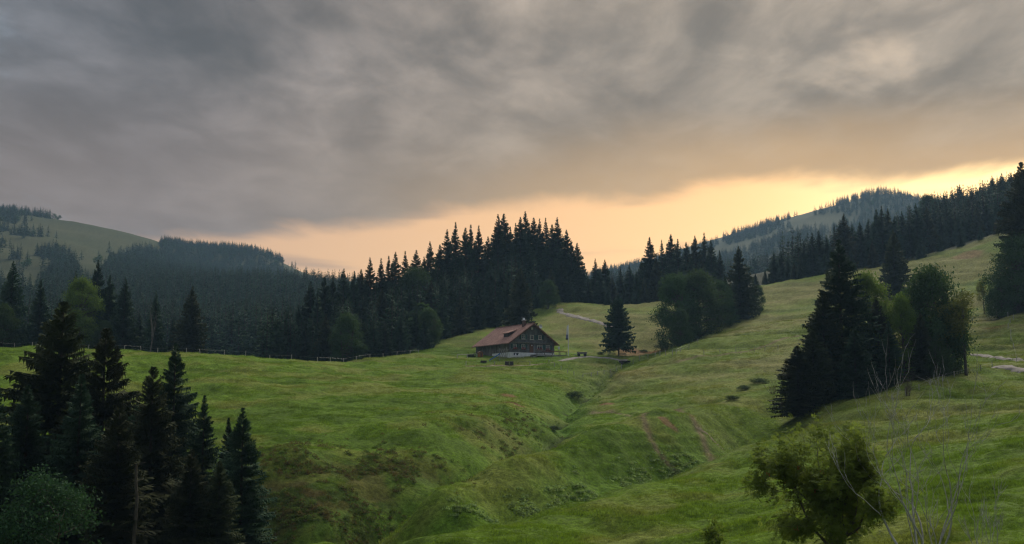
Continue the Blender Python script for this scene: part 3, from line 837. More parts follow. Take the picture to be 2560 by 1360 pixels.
for i in range(46):
    px = R_.uniform(2335, 2570); D = R_.uniform(475, 690)
    x = (px - CX) / FOC * D
    plant(MIDS[i % 6], 'spruce_tree', x, D, R_.uniform(15, 23), 'spruce on the upper wooded slope towards the right edge', 'tree', 'upper wooded slope at right', wide=R_.uniform(1.0, 1.25), r=R_)
plant_px(MIDS[0], 'spruce_tree', 2359, 487, 560, 'pointed spruce standing above its neighbours on the right skyline', G3, r=R_)
plant_px(BROAD[0], 'broadleaf_tree', 2319, 486, 620, 'round backlit broadleaf crown on the right skyline', G3, wide=.8, r=R_)
plant_px(MIDS[4], 'spruce_tree', 2232, 572, 345, 'olive spruce standing alone on the right hillside meadow', None, wide=1.25, r=R_)

# ------------------------------------------------------------------ big tree group on the right
G4 = 'tree group on the right slope'
for px, top, D, pr, wide, lab in [
    (2096, 597, 183, NEAR[1], 1.35, 'tallest spruce of the tree group on the right slope'),
    (2056, 725, 181, NEAR[2], 1.35, 'dark spruce tucked below the tallest spruce in the right group'),
    (2165, 680, 190, BROAD[1], .75, 'bright green broadleaf crown right of the tall spruce'),
    (2332, 662, 190, BROAD[2], .80, 'tall dark broadleaf tree at the right side of the group'),
    (2252, 735, 186, BROAD[1], .62, 'leafy tree in the middle of the right group'),
    (2285, 705, 192, NEAR[3], 1.3, 'dark spruce behind the middle of the right group'),
    (2300, 780, 182, NEAR[0], 1.0, 'dark spruce low in the right half of the tree group'),
    (2030, 820, 176, NEAR[2], 1.5, 'low broad spruce at the left front of the right tree group'),
    (1992, 862, 175, NEAR[0], 1.9, 'low spreading skirted spruce at the left foot of the group'),
    (2135, 815, 174, NEAR[1], 1.5, 'low dark spruce at the front foot of the group'),
    (2220, 800, 178, NEAR[3], 1.3, 'dark spruce in the centre front of the right tree group'),
    (2190, 745, 187, NEAR[0], 1.1, 'shaded spruce right behind the bright crown in the right group'),
    (2362, 745, 188, BROAD[0], .62, 'dark leafy tree left of the slender yellowish tree'),
    (2340, 850, 180, BROAD[2], .9, 'low dark leafy tree at the right foot of the group')]:
    nm = 'spruce_tree' if pr in NEAR else 'broadleaf_tree'
    plant_px(pr, nm, px, top, D, lab, G4, wide=wide, r=R_)
plant_px(PALE, 'broadleaf_tree', 2404, 718, 186, 'slender yellowish tree with a bare dark trunk right of the group', G4, wide=1.0, rz=1.0)
# right edge
plant_px(NEAR[0], 'spruce_tree', 2552, 405, 292, 'towering dark spruce at the right edge of the photo', None, wide=1.05, r=R_)
plant_px(NEAR[2], 'spruce_tree', 2590, 470, 288, 'second tall spruce half cut by the right edge', None, wide=1.0, r=R_)
plant_px(BROAD[0], 'broadleaf_tree', 2535, 590, 284, 'large dark broadleaf tree under the towering spruce', None, wide=.95, r=R_)
plant_px(BROAD[2], 'broadleaf_tree', 2500, 690, 282, 'lower broadleaf tree left below the towering spruce', None, wide=.9, r=R_)
plant_px(PALE, 'broadleaf_tree', 2456, 690, 300, 'small pale green tree left of the trees at the right edge', None, wide=.7, r=R_)
# ================================================================== stuff scattered with geometry nodes
PROTO_COLS = {}
def scatter(name, pts, scl, rot, protos, cols=None, tilt=None, **props):
    """one object of kind stuff: many small plants set on points; protos are (mesh, ...)"""
    me = bpy.data.meshes.new(name)
    me.vertices.add(len(pts)); me.vertices.foreach_set('co', np.asarray(pts, np.float32).ravel())
    a = me.attributes.new('sc', 'FLOAT_VECTOR', 'POINT'); a.data.foreach_set('vector', np.asarray(scl, np.float32).ravel())
    a = me.attributes.new('ro', 'FLOAT_VECTOR', 'POINT'); a.data.foreach_set('vector', np.asarray(rot, np.float32).ravel())
    a = me.attributes.new('pick', 'INT', 'POINT'); a.data.foreach_set('value', np.random.RandomState(1).randint(0, len(protos), len(pts)).astype(np.int32))
    if cols is not None:
        a = me.attributes.new('col', 'FLOAT_COLOR', 'POINT')
        a.data.foreach_set('color', np.concatenate([cols, np.ones((len(cols), 1))], 1).astype(np.float32).ravel())
    o = link(name, me, None, kind='stuff', **props)
    c = bpy.data.collections.new(name + '_kinds')
    for i, pm in enumerate(protos):
        c.objects.link(bpy.data.objects.new('%s_kind' % name, pm))
    ng = bpy.data.node_groups.new(name, 'GeometryNodeTree')
    ng.interface.new_socket('Geometry', in_out='INPUT', socket_type='NodeSocketGeometry')
    ng.interface.new_socket('Geometry', in_out='OUTPUT', socket_type='NodeSocketGeometry')
    gi = ng.nodes.new('NodeGroupInput'); go = ng.nodes.new('NodeGroupOutput')
    m2p = ng.nodes.new('GeometryNodeMeshToPoints')
    ci = ng.nodes.new('GeometryNodeCollectionInfo')
    ci.inputs['Collection'].default_value = c
    ci.inputs['Separate Children'].default_value = True
    ci.inputs['Reset Children'].default_value = True
    iop = ng.nodes.new('GeometryNodeInstanceOnPoints')
    iop.inputs['Pick Instance'].default_value = True
    def attr(n, t):
        x = ng.nodes.new('GeometryNodeInputNamedAttribute'); x.data_type = t
        x.inputs['Name'].default_value = n
        return x.outputs['Attribute']
    L = ng.links.new
    e2r = ng.nodes.new('FunctionNodeEulerToRotation')
    L(attr('ro', 'FLOAT_VECTOR'), e2r.inputs[0])
    L(gi.outputs[0], m2p.inputs[0]); L(m2p.outputs[0], iop.inputs['Points']); L(ci.outputs[0], iop.inputs['Instance'])
    L(attr('pick', 'INT'), iop.inputs['Instance Index'])
    L(e2r.outputs[0], iop.inputs['Rotation']); L(attr('sc', 'FLOAT_VECTOR'), iop.inputs['Scale'])
    L(iop.outputs[0], go.inputs[0])
    md = o.modifiers.new('scatter', 'NODES')
    md.node_group = ng
    return o

def joined(proto):
    """trunk and crown of a far tree as one small mesh"""
    import bmesh
    bm = bmesh.new()
    bm.from_mesh(proto.trunk); n = len(bm.faces)
    bm.from_mesh(proto.crown)
    bm.faces.ensure_lookup_table()
    for i in range(n, len(bm.faces)):
        bm.faces[i].material_index = 1
    me = bpy.data.meshes.new('far_tree'); bm.to_mesh(me); bm.free()
    me.materials.append(proto.trunk.materials[0]); me.materials.append(proto.crown.materials[0])
    return me
FAR_MESH = [joined(p) for p in FARS]
FAR_LEAF = joined(BROADFAR)

def pix_row(x, y, z):
    c, s = math.cos(PITCH), math.sin(PITCH)
    f = y * c + z * s; u = z * c - y * s
    return CX + FOC * x / f, CY - FOC * u / f

def inpoly(x, y, poly):
    r = np.zeros(len(x), bool)
    for (x0, y0), (x1, y1) in zip(poly, poly[1:] + poly[:1]):
        c = ((y0 > y) != (y1 > y)) & (x < (x1 - x0) * (y - y0) / (y1 - y0 + 1e-9) + x0)
        r ^= c
    return r

def far_wood(name, n, pxr, Dr, keep, label, seed, hgt=(17, 26), leafy=.06):
    r = np.random.RandomState(seed)
    D = np.sqrt(r.uniform(Dr[0] ** 2, Dr[1] ** 2, n)); px = r.uniform(*pxr, n)
    x = (px - CX) / FOC * D
    z = height(x, D, False)
    qx, qy = pix_row(x, D, z)
    k = keep(qx, qy, D, r.uniform(0, 1, n), x)
    x, D, z = x[k], D[k], z[k]
    m = len(x)
    h = r.uniform(*hgt, m) / 24.0 * np.interp(D, [0, 700, 1200, 1800], [1, 1, .68, .62])
    w = h * r.uniform(.95, 1.3, m)
    rot = np.stack([np.zeros(m), np.zeros(m), r.uniform(0, 6.28, m)], 1)
    protos = FAR_MESH * 5 + [FAR_LEAF]
    return scatter(name, np.stack([x, D, z - .3], 1), np.stack([w, w, h], 1), rot, protos, label=label, category='forest')

# wooded slope on the left beyond the valley
GRASSL = [(85, 540), (260, 565), (420, 605), (340, 632), (280, 650), (235, 730), (205, 730), (185, 650), (120, 615)]
GRASSM = [(690, 660), (740, 655), (800, 685), (860, 720), (800, 720), (740, 705)]
def keep_left(qx, qy, D, u, x):
    g = inpoly(qx, qy, GRASSL) | inpoly(qx, qy, GRASSM)
    n = fbm(x * .012, D * .012, 301, 3)
    wv = 170 * (fbm(x * .02, D * .02, 307, 3) - .5)
    sparse = (qx + wv < 125) & (qy > 540) & (qy < 760)
    g = g & (qx + wv > 90)
    top = (qx + wv < 85 + 30 * u) | (qx > 400) | (qy > 628)
    return np.where(g, u < .03, np.where(sparse, (n > .52) & (u < .55), True)) & top & (D > 430)
far_wood('forest_slope', 13500, (-150, 905), (430, 1900), keep_left, 'dense hazy spruce forest covering the far slope on the left', 41)
# far hill on the right
def keep_right(qx, qy, D, u, x):
    n = fbm(x * .006, D * .006, 311, 3)
    ridge = D > 1690
    qx = qx + 260 * (fbm(x * .012, D * .012, 317, 3) - .5)
    crest = ridge & ((n > .50) | (qx > 2100) | ((qx > 1840) & (qx < 1940)))
    lower = (D < 1250) & (n > .54)
    mid = (D >= 1250) & (D <= 1690) & ((n > .56) | (qx > 2080) | (qx < 1640))
    return crest | lower | mid
far_wood('forest_hill', 6500, (1440, 2480), (800, 1880), keep_right, 'hazy wooded far hill with pale pastures under the bright sky', 43)
# rest of the belt behind the first trees on the right
def keep_belt(qx, qy, D, u, x):
    return (qx > 2330 + 60 * (u - .5)) | (D < 500)
far_wood('forest_belt', 900, (1960, 2640), (455, 760), keep_belt, 'deep mass of spruces filling the belt behind the right hillside', 45, (15, 23))
# inner trees of the forest behind the farm
def keep_inner(qx, qy, D, u, x):
    lim = 1398 - (1398 - 905) * np.clip((412 - D) / (412 - 300), 0, 1.4)
    return (qx < lim - 45)
far_wood('forest_interior', 800, (650, 1450), (318, 470), keep_inner, 'shaded inner trees filling the forest behind the farmhouse', 47, (13, 21))
# ================================================================== simple procedural materials for built things
def plain(name, col, rough=.7, var=.25, scale=3.0, stretch=(1, 1, 1), spec=.25, metal=0.0, bumpd=0.0):
    m, N, b, out = new_mat(name)
    tcn = N.new('ShaderNodeTexCoord').outputs['Object']
    n = N.noise(N.vmath('MULTIPLY', tcn, stretch), scale, 5.0, .6)
    N.put(b.inputs['Base Color'], N.vmath('SCALE', N.mix(0, col, col), N.step(n, .25, .75, 1 - var, 1 + var)))
    b.inputs['Roughness'].default_value = rough
    b.inputs['Specular IOR Level'].default_value = spec
    b.inputs['Metallic'].default_value = metal
    if bumpd:
        bp = N.new('ShaderNodeBump'); bp.inputs['Distance'].default_value = bumpd
        N.put(bp.inputs['Height'], n); N.put(b.inputs['Normal'], bp.outputs[0])
    return m

def rows_mat(name, ca, cb, size, offset, mortar, vert=False, stain=.5, dirn=None):
    """courses of tiles, shingles or boards"""
    m, N, b, out = new_mat(name)
    tcn = N.new('ShaderNodeTexCoord').outputs['Object']
    x, y, z = N.sep(tcn)
    along = N.math('ADD', x, y) if dirn is None else (x if dirn == 'x' else y)
    br = N.new('ShaderNodeTexBrick', offset=offset)
    N.put(br.inputs['Vector'], N.xyz(z, along, 0) if vert else N.xyz(along, z, 0))
    br.inputs['Scale'].default_value = 1.0
    br.inputs['Brick Width'].default_value = size[0]; br.inputs['Row Height'].default_value = size[1]
    br.inputs['Mortar Size'].default_value = mortar; br.inputs['Bias'].default_value = 0
    N.put(br.inputs['Color1'], ca); N.put(br.inputs['Color2'], cb)
    N.put(br.inputs['Mortar'], tuple(c * .35 for c in ca))
    n = N.noise(N.vmath('MULTIPLY', tcn, (1, 1, .35)), 1.1, 5.0, .65)
    c = N.vmath('SCALE', br.outputs[0], N.step(n, .3, .7, 1 - stain, 1 + stain))
    N.put(b.inputs['Base Color'], c)
    bp = N.new('ShaderNodeBump'); bp.inputs['Distance'].default_value = .03
    N.put(bp.inputs['Height'], br.outputs[1]); bp.invert = True
    N.put(b.inputs['Normal'], bp.outputs[0])
    return m

M_ROOF = rows_mat('roof_tiles', (.35, .190, .145), (.44, .245, .185), (.28, .24), .5, .02, stain=.22)
M_SHINGLE = rows_mat('weathered_shingles', (.165, .167, .180), (.255, .252, .258), (.16, .18), .5, .015, stain=.35)
M_BOARDS = rows_mat('weathered_boards', (.135, .120, .104), (.225, .200, .172), (3.2, .24), .3, .02, vert=True, stain=.45)
M_PLASTER = plain('white_plaster', (.78, .78, .77), .9, .12, 1.5)
M_TRIM = plain('brown_trim', (.16, .075, .045), .7, .25, 4, (1, 1, 6))
M_FRAME = plain('cream_window_frame', (.62, .58, .50), .6, .1)
M_SHUTTER = plain('green_shutter', (.030, .085, .080), .6, .25, 5)
M_GLASS = plain('dark_window_glass', (.012, .014, .018), .08, .2, 2, spec=.8)
M_GREYWOOD = plain('grey_wood', (.20, .185, .165), .85, .35, 5, (1, 1, .3))
M_POST = plain('pale_post_wood', (.40, .38, .34), .85, .3, 8, (1, 1, .3))
M_WIRE = plain('fence_wire', (.16, .16, .155), .5, .1, spec=.5)
M_DARKWOOD = plain('dark_wood', (.060, .050, .042), .85, .3, 5)
M_REDTOP = plain('red_bench_wood', (.20, .055, .050), .6, .25, 4)
M_ORANGE = plain('orange_wood', (.34, .145, .045), .7, .25, 4)
M_BLUE = plain('blue_plastic', (.035, .16, .48), .35, .08, spec=.5)
M_STEEL = plain('galvanised_steel', (.30, .31, .32), .45, .15, 3, metal=.6, spec=.5)
M_WHITE = plain('white_paint', (.74, .74, .76), .5, .06)
M_BRICK = plain('chimney_brick', (.135, .085, .070), .9, .3, 8)
M_FLOWER = plain('red_flowers', (.42, .035, .050), .7, .45, 14)
M_RUBBER = plain('black_rubber', (.022, .022, .024), .8, .3)
M_GRAVEL = plain('gravel', (.235, .205, .172), .95, .30, 1.3, bumpd=.05)
M_TRODDEN = plain('trodden_earth', (.19, .155, .080), .95, .35, 1.1, bumpd=.05)

def bx(S, c, s, rz=0.0, ry=0.0, rx=0.0, taper=1.0):
    """box of size s centred at c, turned, added to a Soup"""
    v = np.array([[x, y, z] for z in (-.5, .5) for y in (-.5, .5) for x in (-.5, .5)])
    v[4:, :2] *= taper
    v = v * np.asarray(s)
    for ax_, a in ((0, rx), (1, ry), (2, rz)):
        if a:
            i, j = [(1, 2), (2, 0), (0, 1)][ax_]
            p, q = v[:, i].copy(), v[:, j].copy()
            v[:, i] = p * math.cos(a) - q * math.sin(a); v[:, j] = p * math.sin(a) + q * math.cos(a)
    S.add(v + np.asarray(c, float), np.array([[0, 2, 3, 1], [4, 5, 7, 6], [0, 1, 5, 4], [2, 6, 7, 3], [0, 4, 6, 2], [1, 3, 7, 5]]))
    return S

def bar(S, a, b, r, sides=6):
    a, b = np.asarray(a, float), np.asarray(b, float)
    t = np.linspace(0, 1, 3)[:, None]
    v, q = tube(a * (1 - t) + b * t, [r] * 3, sides)
    n = len(v)
    v = np.concatenate([v, [a, b]])
    cap = [[n, (k + 1) % sides, k, k] for k in range(sides)] + [[n + 1, n - sides + k, n - sides + (k + 1) % sides, n - sides + (k + 1) % sides] for k in range(sides)]
    S.add(v[:n], q)
    return S

def prism(S, prof, y0, y1):
    """profile in x,z pushed from y0 to y1 (quad strips and a fan closed by quads)"""
    n = len(prof)
    v = np.array([[p[0], y, p[1]] for y in (y0, y1) for p in prof])
    f = [[i, (i + 1) % n, n + (i + 1) % n, n + i] for i in range(n)]
    c0 = len(v)
    v = np.concatenate([v, [[np.mean([p[0] for p in prof]), y0, np.mean([p[1] for p in prof])], [np.mean([p[0] for p in prof]), y1, np.mean([p[1] for p in prof])]]])
    tris = []
    for i in range(n):
        j = (i + 1) % n
        tris.append([c0, j, i]); tris.append([c0 + 1, n + i, n + j])
    S.v.append(v); S.f.append(('mixed', f, tris, S.n)); S.n += len(v)
    return S

def soup_mesh(S, name, mat, smooth=False):
    faces = []
    for f in S.f:
        if isinstance(f, tuple):
            faces += [[i + f[3] for i in q] for q in f[1]] + [[i + f[3] for i in q] for q in f[2]]
        else:
            faces += f.tolist()
    me = bpy.data.meshes.new(name)
    me.from_pydata(np.concatenate(S.v).tolist(), [], faces)
    if smooth:
        me.polygons.foreach_set('use_smooth', [True] * len(me.polygons))
    me.update()
    me.materials.append(mat)
    return me

def part(name, S, mat, parent, label=None, smooth=False):
    o = link(name, soup_mesh(S, name, mat, smooth), None, parent)
    if label:
        o['label'] = label
    return o

def thing(name, loc, label, category, rz=0.0, group=None):
    e = bpy.data.objects.new(name, None)
    COL.objects.link(e)
    e.location = tuple(loc); e.rotation_euler = (0, 0, rz)
    e['label'] = label; e['category'] = category
    if group:
        e['group'] = group
    return e

# ------------------------------------------------------------------ farmhouse
A = math.radians(30)
HG = gz(HOUSE0[0], HOUSE0[1])
house = thing('farmhouse', (HOUSE0[0], HOUSE0[1], HOUSE0[2] + .15), 'dark wooden alpine farmhouse with a broad reddish tiled roof', 'house', A)
HW, HL, HE = 13.9, 18.6, 4.15
PITCHR = math.tan(math.radians(35))
APEX = HE + HW / 2 * PITCHR
part('foundation', bx(Soup(), (HW / 2, 4.6, -.35), (HW - .1, 9.6, 3.5)), M_PLASTER, house, 'white plastered basement wall')
part('barn_wall', prism(Soup(), [(0.02, -2.2), (HW, -2.2), (HW, HE), (HW / 2, APEX), (0.02, HE)], 9.4, HL), M_BOARDS, house, 'brown grey boarded barn end')
part('side_wall', prism(Soup(), [(0, 1.4), (HW, 1.4), (HW, HE), (HW / 2, APEX), (0, HE)], .02, 9.38), M_BOARDS, house)
part('gable_wall', prism(Soup(), [(-.06, 1.4), (HW + .06, 1.4), (HW + .06, HE), (HW / 2, APEX - .02), (-.06, HE)], -.12, 0), M_SHINGLE, house, 'dark weathered shingle gable')
part('belt_course', prism(Soup(), [(-.3, 0), (HW + .3, 0), (HW + .3, .12), (-.3, .34)], -.55, -.13), M_GREYWOOD, house).location = (0, 0, HE - .25)
roof = None
S = Soup()
for s in (-1, 1):
    ov = .95
    xe = HW / 2 + s * (HW / 2 + ov); ze = HE - ov * PITCHR
    prof = [(HW / 2, APEX + .06), (xe, ze + .06), (xe, ze + .28), (HW / 2, APEX + .30)]
    if s > 0:
        prof = prof[::-1]
    prism(S, prof, -1.25, HL + .7)
roof = part('roof', S, M_ROOF, house, 'reddish brown tiled gable roof')
S = Soup(); bx(S, (HW / 2, HL / 2 - .25, APEX + .33), (.34, HL + 1.95, .16), 0, 0); part('ridge_cap', S, M_ROOF, roof)
for s in (-1, 1):
    ov = .98
    xe = HW / 2 + s * (HW / 2 + ov); ze = HE - ov * PITCHR
    prof = [(HW / 2, APEX - .10), (xe, ze - .10), (xe, ze + .10), (HW / 2, APEX + .10)]
    if s > 0:
        prof = prof[::-1]
    part('bargeboard', prism(Soup(), prof, -1.32, -1.255), M_TRIM, roof)
for k in range(7):
    for s in (-1, 1):
        xx = HW / 2 + s * (.6 + k * 1.05); zz = APEX - abs(xx - HW / 2) * PITCHR - .06
        part('purlin_end', bx(Soup(), (xx, -.68, zz - .02), (.16, 1.1, .16)), M_TRIM, roof)
S = Soup(); bx(S, (HW / 2 - .9, 2.6, APEX + .1), (.75, .75, 2.2)); ch = part('chimney', S, M_BRICK, roof)
S = Soup(); bx(S, (HW / 2 - .9, 2.6, APEX + 1.28), (.95, .95, .14)); bx(S, (HW / 2 - .9, 2.6, APEX + 1.62), (.45, .45, .5)); part('chimney_cap', S, M_WHITE, roof)
S = Soup(); bar(S, (HW / 2 - .2, 4.6, APEX), (HW / 2 - .2, 4.6, APEX + 2.4), .03); bar(S, (HW / 2 - .7, 4.6, APEX + 2.2), (HW / 2 + .3, 4.6, APEX + 2.2), .02); part('antenna', S, M_STEEL, roof)
# shed dormer on the left roof slope
S = Soup(); prism(S, [(1.9, HE + 1.9 * PITCHR - .2), (3.6, HE + 3.6 * PITCHR - .3), (4.4, HE + 4.4 * PITCHR), (1.9, HE + 1.9 * PITCHR + 1.15)], 3.6, 6.3); part('dormer', S, M_DARKWOOD, roof)
S = Soup(); bx(S, (3.0, 4.95, HE + 3.0 * PITCHR + .98), (3.0, 3.2, .14), 0, -math.atan(.36)); part('dormer_roof', S, M_ROOF, roof)
# satellite dish beyond the right slope
v, q = tube([(0, 0, 0), (0, -.05, 0), (0, -.16, 0), (0, -.22, 0)], [.05, .28, .48, .55], 12)
S = Soup(); S.add(v + np.array([HW / 2 + 2.1, -.9, APEX - .55]), q); bar(S, (HW / 2 + 2.1, -.8, APEX - 1.4), (HW / 2 + 2.1, -.85, APEX - .5), .04); part('satellite_dish', S, M_WHITE, roof)

def window(x, z, w=1.0, h=1.05, flowers=False, shut=(1, 1)):
    S = Soup()
    y = -.17
    for c, s in (((x - w / 2, y, z), (.11, .12, h + .1)), ((x + w / 2, y, z), (.11, .12, h + .1)), ((x, y, z + h / 2), (w + .1, .12, .11)), ((x, y, z - h / 2), (w + .1, .12, .11)), ((x, y, z), (.07, .08, h)), ((x, y, z + .12), (w, .08, .06))):
        bx(S, c, s)
    f = part('window', S, M_FRAME, house)
    part('pane', bx(Soup(), (x, -.138, z), (w, .03, h)), M_GLASS, f)
    part('sill', bx(Soup(), (x, -.26, z - h / 2 - .10), (w + .35, .28, .08)), M_FRAME, f)
    for s, on in ((-1, shut[0]), (1, shut[1])):
        if on:
            S = Soup(); bx(S, (x + s * (w / 2 + .36), -.155, z), (.56, .06, h + .1)); 
            for k in (-.3, .3): bx(S, (x + s * (w / 2 + .36), -.195, z + k * h), (.5, .03, .08))
            part('shutter', S, M_SHUTTER, f)
    if flowers:
        S = Soup(); bx(S, (x, -.42, z - h / 2 - .14), (w + .3, .24, .2)); fb = part('flower_box', S, M_TRIM, f)
        r = np.random.RandomState(int(x * 10)); cc = np.stack([r.uniform(-w / 2 - .15, w / 2 + .15, 70) + x, r.uniform(-.2, .12, 70) - .46, r.uniform(-.25, .28, 70) + z - h / 2 - .02], 1)
        v, q = leaf_quads(cc, np.zeros((70, 3)), .10, r); S = Soup(); S.add(v, q); part('flowers', S, M_FLOWER, f)
    return f
window(1.6, 3.0, flowers=True); window(4.2, 3.0, flowers=True)
window(9.3, 2.95, 1.5, 1.1, True, (0, 1)); window(11.9, 2.95, 1.2, 1.1, True)
window(4.2, 5.55); window(6.9, 5.5, 1.05, 1.15, shut=(0, 1)); window(9.4, 5.55)
S = Soup(); bx(S, (6.75, -.16, 2.55), (1.15, .1, 2.2)); d_ = part('door', S, M_TRIM, house)
part('door_lamp', bx(Soup(), (6.75, -.3, 3.35), (.3, .18, .3)), M_WHITE, d_)
part('attic_hatch', bx(Soup(), (HW / 2, -.16, APEX - 1.15), (.55, .08, .6)), M_FRAME, house)
part('basement_window', bx(Soup(), (2.0, -.22, .95), (1.5, .06, .6)), M_GLASS, house)
S = Soup()
for y in np.arange(.6, 4.6, .62): bx(S, (-.06, y, 2.9), (.1, .34, 1.9))
part('side_slats', S, M_GREYWOOD, house, 'open upright slats on the side wall near the corner')['kind'] = 'stuff'
# terrace along the gable
terr = part('terrace', bx(Soup(), (11.2, -1.75, .78), (9.6, 3.1, .16)), M_GREYWOOD, house, 'timber terrace in front of the gable')
for x in (6.6, 9.0, 11.4, 13.8, 15.8):
    part('post', bx(Soup(), (x, -3.2, .2), (.16, .16, 3.0)), M_GREYWOOD, terr)
for z in (1.15, 1.5, 1.85, 2.2):
    part('rail', bx(Soup(), (7.2, -3.22, z), (2.6, .06, .12)), M_GREYWOOD, terr)
part('long_table', bx(Soup(), (12.4, -2.9, 1.75), (7.4, .9, .12)), M_REDTOP, terr, 'long red brown table top on the terrace')
part('skirting', bx(Soup(), (11.2, -3.27, .62), (9.6, .05, .22)), M_POST, terr)
part('step', bx(Soup(), (6.0, -2.5, .2), (1.2, 1.6, .6)), M_GREYWOOD, terr)

def rel(x, y):
    """yard position from farmhouse coordinates"""
    return (HOUSE0[0] + x * math.cos(A) - y * math.sin(A), HOUSE0[1] + x * math.sin(A) + y * math.cos(A))
def on_ground(px, py):
    return hit(px, py, 240, 345, 700)

# ------------------------------------------------------------------ things in the yard
p = on_ground(1258, 897); e = thing('play_frame', p, 'leaning log climbing frame in front of the white basement wall', 'play frame', .2)
r = np.random.RandomState(4)
for k in range(5):
    x = -1.1 + k * .55
    part('pole', bar(Soup(), (x - .5, -.7, -.1), (x + .35 + r.uniform(-.2, .2), .25, 2.6 + r.uniform(-.3, .5)), .07), M_GREYWOOD, e)
    part('pole', bar(Soup(), (x + .4, .8, -.1), (x - .1 + r.uniform(-.2, .2), -.2, 2.5 + r.uniform(-.3, .5)), .07), M_POST, e)
part('cross_beam', bar(Soup(), (-1.6, 0, 2.2), (1.6, 0, 2.35), .09), M_GREYWOOD, e)
p0 = on_ground(1224, 903); e = thing('slide', p0, 'bright blue slide running down from the log climbing frame', 'slide', .1)
S = Soup(); bx(S, (1.35, 0, 1.0), (3.3, .55, .06), 0, -math.atan(.62)); part('chute', S, M_BLUE, e)
for s in (-.29, .29):
    S = Soup(); bx(S, (1.35, s, 1.1), (3.3, .05, .26), 0, -math.atan(.62)); part('side_rail', S, M_BLUE, e)
S = Soup(); bar(S, (2.6, -.25, 0), (2.6, -.25, 1.75), .05); bar(S, (2.6, .25, 0), (2.6, .25, 1.75), .05); part('ladder', S, M_STEEL, e)
p = on_ground(1201, 892.5); e = thing('garden_hut', p, 'small orange wooden hut beside the barn end', 'hut', A)
part('wall', bx(Soup(), (0, 0, .62), (1.15, .9, 1.25)), M_ORANGE, e); part('roof', prism(Soup(), [(-.72, 1.2), (.72, 1.2), (.1, 1.58), (-.1, 1.58)], -.6, .6), M_TRIM, e); part('door', bx(Soup(), (0, -.47, .55), (.5, .04, .95)), M_TRIM, e)
p = on_ground(1180, 893); e = thing('firewood_heap', p, 'low dark heap of logs by the rail left of the barn', 'firewood', .3)
for k in range(9):
    part('log', bar(Soup(), (-1.0 + (k % 5) * .42, -.6, .18 + .34 * (k // 5)), (-.95 + (k % 5) * .42, .6, .18 + .34 * (k // 5)), .18, 7), M_DARKWOOD, e)
p = on_ground(1209, 907); e = thing('water_trough', p, 'dark low water trough on the grass left of the log bench', 'trough', .05)
for c, s in (((0, -.3, .3), (1.5, .06, .45)), ((0, .3, .3), (1.5, .06, .45)), ((-.75, 0, .3), (.06, .66, .45)), ((.75, 0, .3), (.06, .66, .45)), ((0, 0, .1), (1.5, .6, .06))):
    part('side', bx(Soup(), c, s), M_DARKWOOD, e)
p = on_ground(1273, 913); e = thing('log_bench', p, 'pair of stout dark timber blocks on the path before the house', 'bench', .05)
for s in (-1, 1):
    part('block', bx(Soup(), (s * .56, 0, .42), (1.0, .8, .8), taper=.94), M_DARKWOOD, e); part('cover', bx(Soup(), (s * .56, 0, .87), (1.04, .86, .1)), M_GREYWOOD, e)
p = on_ground(1455, 891); e = thing('hay_wagon', p, 'flat wooden hay wagon parked on the track right of the flag', 'wagon', -.12)
part('bed', bx(Soup(), (0, 0, .75), (2.6, 1.3, .14)), M_GREYWOOD, e); part('side_board', bx(Soup(), (0, -.64, .98), (2.6, .05, .32)), M_GREYWOOD, e); part('side_board', bx(Soup(), (0, .64, .98), (2.6, .05, .32)), M_GREYWOOD, e)
part('end_board', bx(Soup(), (1.3, 0, 1.0), (.05, 1.3, .4)), M_GREYWOOD, e)
for sx in (-.85, .85):
    for sy in (-.7, .7):
        v, q = tube([(sx, sy - .09, .38), (sx, sy - .08, .38), (sx, sy + .08, .38), (sx, sy + .09, .38)], [.05, .38, .38, .05], 14)
        S = Soup(); S.add(v, q); part('wheel', S, M_RUBBER, e)
part('drawbar', bar(Soup(), (-1.3, 0, .6), (-2.5, 0, .4), .05), M_STEEL, e)
# banner flag
p = on_ground(1421, 891); e = thing('flag_pole', p, 'white pole with a long narrow white and dark banner', 'flag pole')
top = at(1422, 812, p[1])[2] - p[2]
part('pole', bar(Soup(), (0, 0, -.2), (0, 0, top), .09, 8), M_WHITE, e)
n = 12; zz = np.linspace(top - .2, top - 4.0, n); xs = np.array([0, .18, .42, .62])
def banner(i0, i1):
    v, f = [], []
    for i in range(i0, i1 + 1):
        for x in xs:
            w = x * (.55 + .6 * i / n)
            v.append((-w, .10 * math.sin(i * .9 + x * 5) * (x > 0), zz[i]))
    m = i1 - i0
    for i in range(m):
        for j in range(3):
            f.append((i * 4 + j, i * 4 + j + 1, i * 4 + j + 5, i * 4 + j + 4))
    S = Soup(); S.add(np.array(v), np.array(f)); return S
part('banner', banner(0, 7), M_WHITE, e)
M_BANNER2 = plain('banner_violet', (.16, .16, .27), .7, .15)
part('banner', banner(7, 10), M_BANNER2, e, 'violet grey lower stretch of the banner')
part('banner', banner(10, 11), M_RUBBER, e, 'black foot of the banner')
p = on_ground(1397, 893); e = thing('notice_board', (p[0], p[1] - .5, p[2]), 'small white notice board at the right corner of the house', 'sign', .2)
part('post', bar(Soup(), (0, 0, 0), (0, 0, 2.6), .05), M_GREYWOOD, e); part('board', bx(Soup(), (0, -.06, 2.4), (.55, .05, .7)), M_WHITE, e)
